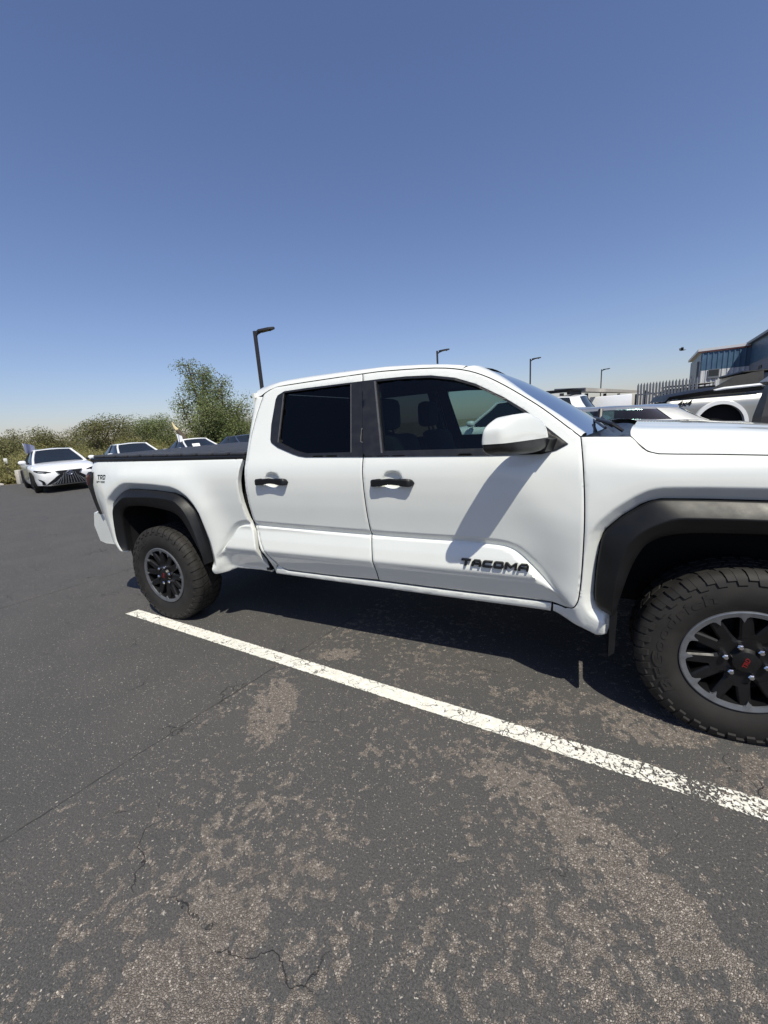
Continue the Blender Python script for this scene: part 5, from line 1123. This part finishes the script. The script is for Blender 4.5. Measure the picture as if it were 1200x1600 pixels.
def leaf_obj(name, parts, m, parent=None, **kw):
    V = np.concatenate([p[0] for p in parts]); k = 0; F = []; T_ = np.concatenate([p[2] for p in parts])
    for p in parts: F.append(p[1]+k); k += len(p[0])
    F = np.concatenate(F); me = bpy.data.meshes.new(name); me.vertices.add(len(V)); me.vertices.foreach_set('co', V.astype(np.float32).ravel()); me.loops.add(F.size); me.loops.foreach_set('vertex_index', F.astype(np.int32).ravel())
    me.polygons.add(len(F)); me.polygons.foreach_set('loop_start', np.arange(0, F.size, 4, dtype=np.int32)); me.polygons.foreach_set('loop_total', np.full(len(F), 4, np.int32)); me.update(); me.validate(); attr(me, 'tone', T_); return link(name, me, parent, m, **kw)
def branches(mb, p, d, L, r, depth, tips, rnd, up=.25, spread=.75, kids=(2, 3)):
    pts = [np.array(p)]; q = np.array(p, float); dd = np.array(d, float)
    for i in range(4):
        dd = dd+np.array([rnd.uniform(-.22, .22), rnd.uniform(-.22, .22), rnd.uniform(-.08, .12)+up*.12]); dd /= np.linalg.norm(dd); q = q+dd*L/4; pts.append(q.copy())
    mb.tube(pts, list(np.linspace(r, r*.6, 5)), 6 if depth < 2 else 4, cap=False)
    if depth >= 1: tips += [pts[-2], pts[-1]]
    if depth >= 3: tips.append(pts[-1]); return
    for k in range(rnd.randint(*kids)):
        a = rnd.uniform(0, 6.28); s = spread*rnd.uniform(.7, 1.3); v = np.array([math.cos(a)*s, math.sin(a)*s, .35+up]); v = dd*.9+v*.8; v /= np.linalg.norm(v)
        branches(mb, pts[-1] if k < 2 else pts[2], v, L*rnd.uniform(.6, .85), r*.58, depth+1, tips, rnd, up, spread, kids)
def tree(name, label, loc, h, seed, leafm, nl, lsz, stems=1, spread=.75, up=.25, sq=.75, clump=.5, hang=0., group=None, trunkL=.33, kids=(2, 3), low=0):
    rnd = random.Random(seed); t = thing(name, label, 'tree', loc, rnd.uniform(0, 6), group); mb = MB(); tips = []
    for s in range(stems):
        a = s*6.283/max(1, stems)+rnd.uniform(-.5, .5); v = np.array([math.cos(a)*.55*(stems > 1), math.sin(a)*.55*(stems > 1), 1.]); branches(mb, (0, 0, -.1), v/np.linalg.norm(v), h*trunkL, h*.022+.03, 0, tips, rnd, up, spread, kids)
    T_ = np.array(tips); f = h/(T_[:, 2].max()+clump*.6); mb.v = [(x*f, y*f, z*f) for x, y, z in mb.v]; T_ = T_*f
    if low: r = np.random.default_rng(seed); T_ = np.concatenate([T_, np.stack([r.normal(0, h*.20, low), r.normal(0, h*.20, low), r.uniform(.10, .52, low)*h], 1)])
    mb.build('trunk', M['bark'], t, ang=0); leaf_obj('crown', [leaves(T_, nl, clump, lsz, sq, seed, hang)], M[leafm], t); return t
BG = lambda az, d: (*put(az, d), -.01)
def tall_tree():
    t = thing('acacia_tree', 'tall open-crowned grey-green tree standing highest above the bed cover', 'tree', BG(-48.2, 31), math.radians(42)); rnd = random.Random(4); mb = MB(); C = []
    limbs = [((.3,0,0), (.0,.2,2.6), (-.2,.3,4.4), (-.1,.3,5.7), .12), ((.3,0,0), (-.1,.1,2.6), (-.7,0,4.6), (-.9,.1,6.3), .16), ((.3,0,0), (.5,.2,2.0), (.9,.1,3.6), (1.0,0,5.0), .14), ((.35,0,0), (1.0,-.2,1.6), (1.6,.1,2.7), (1.9,0,3.4), .12), ((.3,0,0), (-.6,-.3,1.5), (-1.4,0,2.6), (-1.7,.1,3.9), .11), ((.3,.1,0), (.2,1.0,1.7), (.2,1.4,2.9), (.1,1.5,4.0), .10), ((.3,-.1,0), (.3,-1.0,1.5), (.2,-1.4,2.6), (.4,-1.6,3.4), .10)]
    for a, b, c, d, r0 in limbs:
        P = catmull([a, b, c, d], 5); mb.tube(P, list(np.linspace(r0, .025, len(P))), 6, cap=False)
        for k in range(5, len(P)):
            for q in range(3):
                v = np.array([rnd.gauss(0, 1), rnd.gauss(0, 1), rnd.gauss(.1, .5)]); v /= np.linalg.norm(v); L = rnd.uniform(.45, 1.15)*(1.1-.22*P[k][2]/6.3); e = P[k]+v*L
                mb.tube([P[k], P[k]+v*L*.5+np.array([0,0,.06]), e], [.03,.018,.008], 4, cap=False); C += [e, e*.6+P[k]*.4+np.array([0,0,-.05])]
    up = np.array(C)
    low = np.array([(rnd.gauss(.35, .95), rnd.gauss(0, .9), rnd.uniform(.3, 3.0)) for _ in range(95)])
    low = low[np.abs(low[:, 0]-.3) < 2.6-.55*low[:, 2]]
    mb.build('trunk', M['bark'], t, ang=0); leaf_obj('crown', [leaves(up, 24000, .26, .13, 1.25, 5, .9), leaves(low, 13000, .30, .135, 1.0, 6, .7)], M['leaf_big'], t)
tall_tree()
LB = 'trees in the brush behind the parked cars'
for lab, az, d, h, sd, lm, nl, st, sp, cl in (
 ('spreading sparse mesquite tree with visible dark forked trunk above the second white sedan', -60.2, 31, 3.25, 3, 'leaf_mesq', 5200, 2, 1.0, .40),
 ('bushy mid-green tree just left of the tallest tree', -54.2, 36, 3.4, 5, 'leaf_big', 6500, 3, .8, .5),
 ('small grey mesquite tree at the far left edge of the picture', -70.2, 30, 2.5, 7, 'leaf_mesq', 3600, 3, 1., .36),
 ('twiggy mesquite tree left of the flagged sedan', -67.6, 38, 2.8, 9, 'leaf_mesq', 3600, 3, 1., .4),
 ('low round mesquite tree behind the flagged sedan roof', -63.8, 37, 2.9, 11, 'leaf_mesq', 4200, 3, .9, .45),
 ('olive tree seen between the mesquite and the tallest tree', -57.0, 40, 3.1, 13, 'leaf_mesq', 4500, 3, .9, .5),
 ('dark low tree hugging the right flank of the tallest tree', -45.6, 34, 3.0, 15, 'leaf_big', 5500, 3, .8, .5),
 ('brownish shrub tree at the edge of the white cab', -44.0, 40, 3.1, 17, 'leaf_mesq', 4200, 3, .9, .5)):
    tree('mesquite_tree', lab, BG(az, d), h, sd, lm, int(nl*2.0), .105, st, sp, .2, .7, cl, .2, LB, .34, (2, 3), 14)
# pale-tipped dead snag leaning beside the convertible
x, y = put(-52.1, 24.0); t = thing('dead_tree', 'leaning dark dead tree stub with a pale split tip behind the convertible', 'tree', (x, y, 0), math.radians(35)); mb = MB(); mb.tube([(.50,0,0),(.42,0,.9),(.20,0,1.45),(-.08,0,1.95)], [.16,.15,.15,.10], 8); mb.build('trunk', M['bark'], t); mb = MB(); mb.tube([(-.06,0,1.92),(-.17,0,2.07),(-.23,0,2.22),(-.26,0,2.38)], [.10,.07,.045,.012], 7); mb.build('split_tip', M['palewood'], t)
# brush
r = np.random.default_rng(99); parts = []; W_ = []
N = 900; u = r.random(N)
azs = -76+44*r.random(N); ds = 25.5+38*r.random(N)**1.3
for i in range(N):
    a = math.radians(azs[i]); x = -.679+ds[i]*math.sin(a); y = -1.925+ds[i]*math.cos(a)
    if x > LEFT(y)-.9: continue
    h = r.uniform(.4, 1.15)+.75*sstep(27, 44, ds[i])+(.5 if r.random() < .15 else 0); n = int(800+550*h) if ds[i] < 40 else 650
    c = np.stack([r.normal(0, h*.42, 9), r.normal(0, h*.42, 9), r.uniform(.08, .95, 9)*h], 1)+np.array([x, y, 0]); tone = np.clip(r.normal(.5, .28)+r.normal(0, .12, 9), 0, 1)
    parts.append(leaves(c, n, h*.24, .082 if ds[i] < 34 else .12, .8, int(r.integers(1e9)), .0, tone))
leaf_obj('brush', parts, M['leaf_brush'], None, kind='stuff')
# dry grass fringe along the asphalt edge
parts = []; K = 700
for i in range(K):
    y = r.uniform(-6, 26); x = LEFT(y)-r.uniform(.15, 2.2); c = np.array([[x, y, .12], [x+.05, y, .25]]); parts.append(leaves(c, 26, .12, .26, 1., int(r.integers(1e9)), -1.5, np.full(2, r.uniform(.3, 1))))
leaf_obj('dry_grass', parts, M['leaf_brush'], None, kind='stuff')
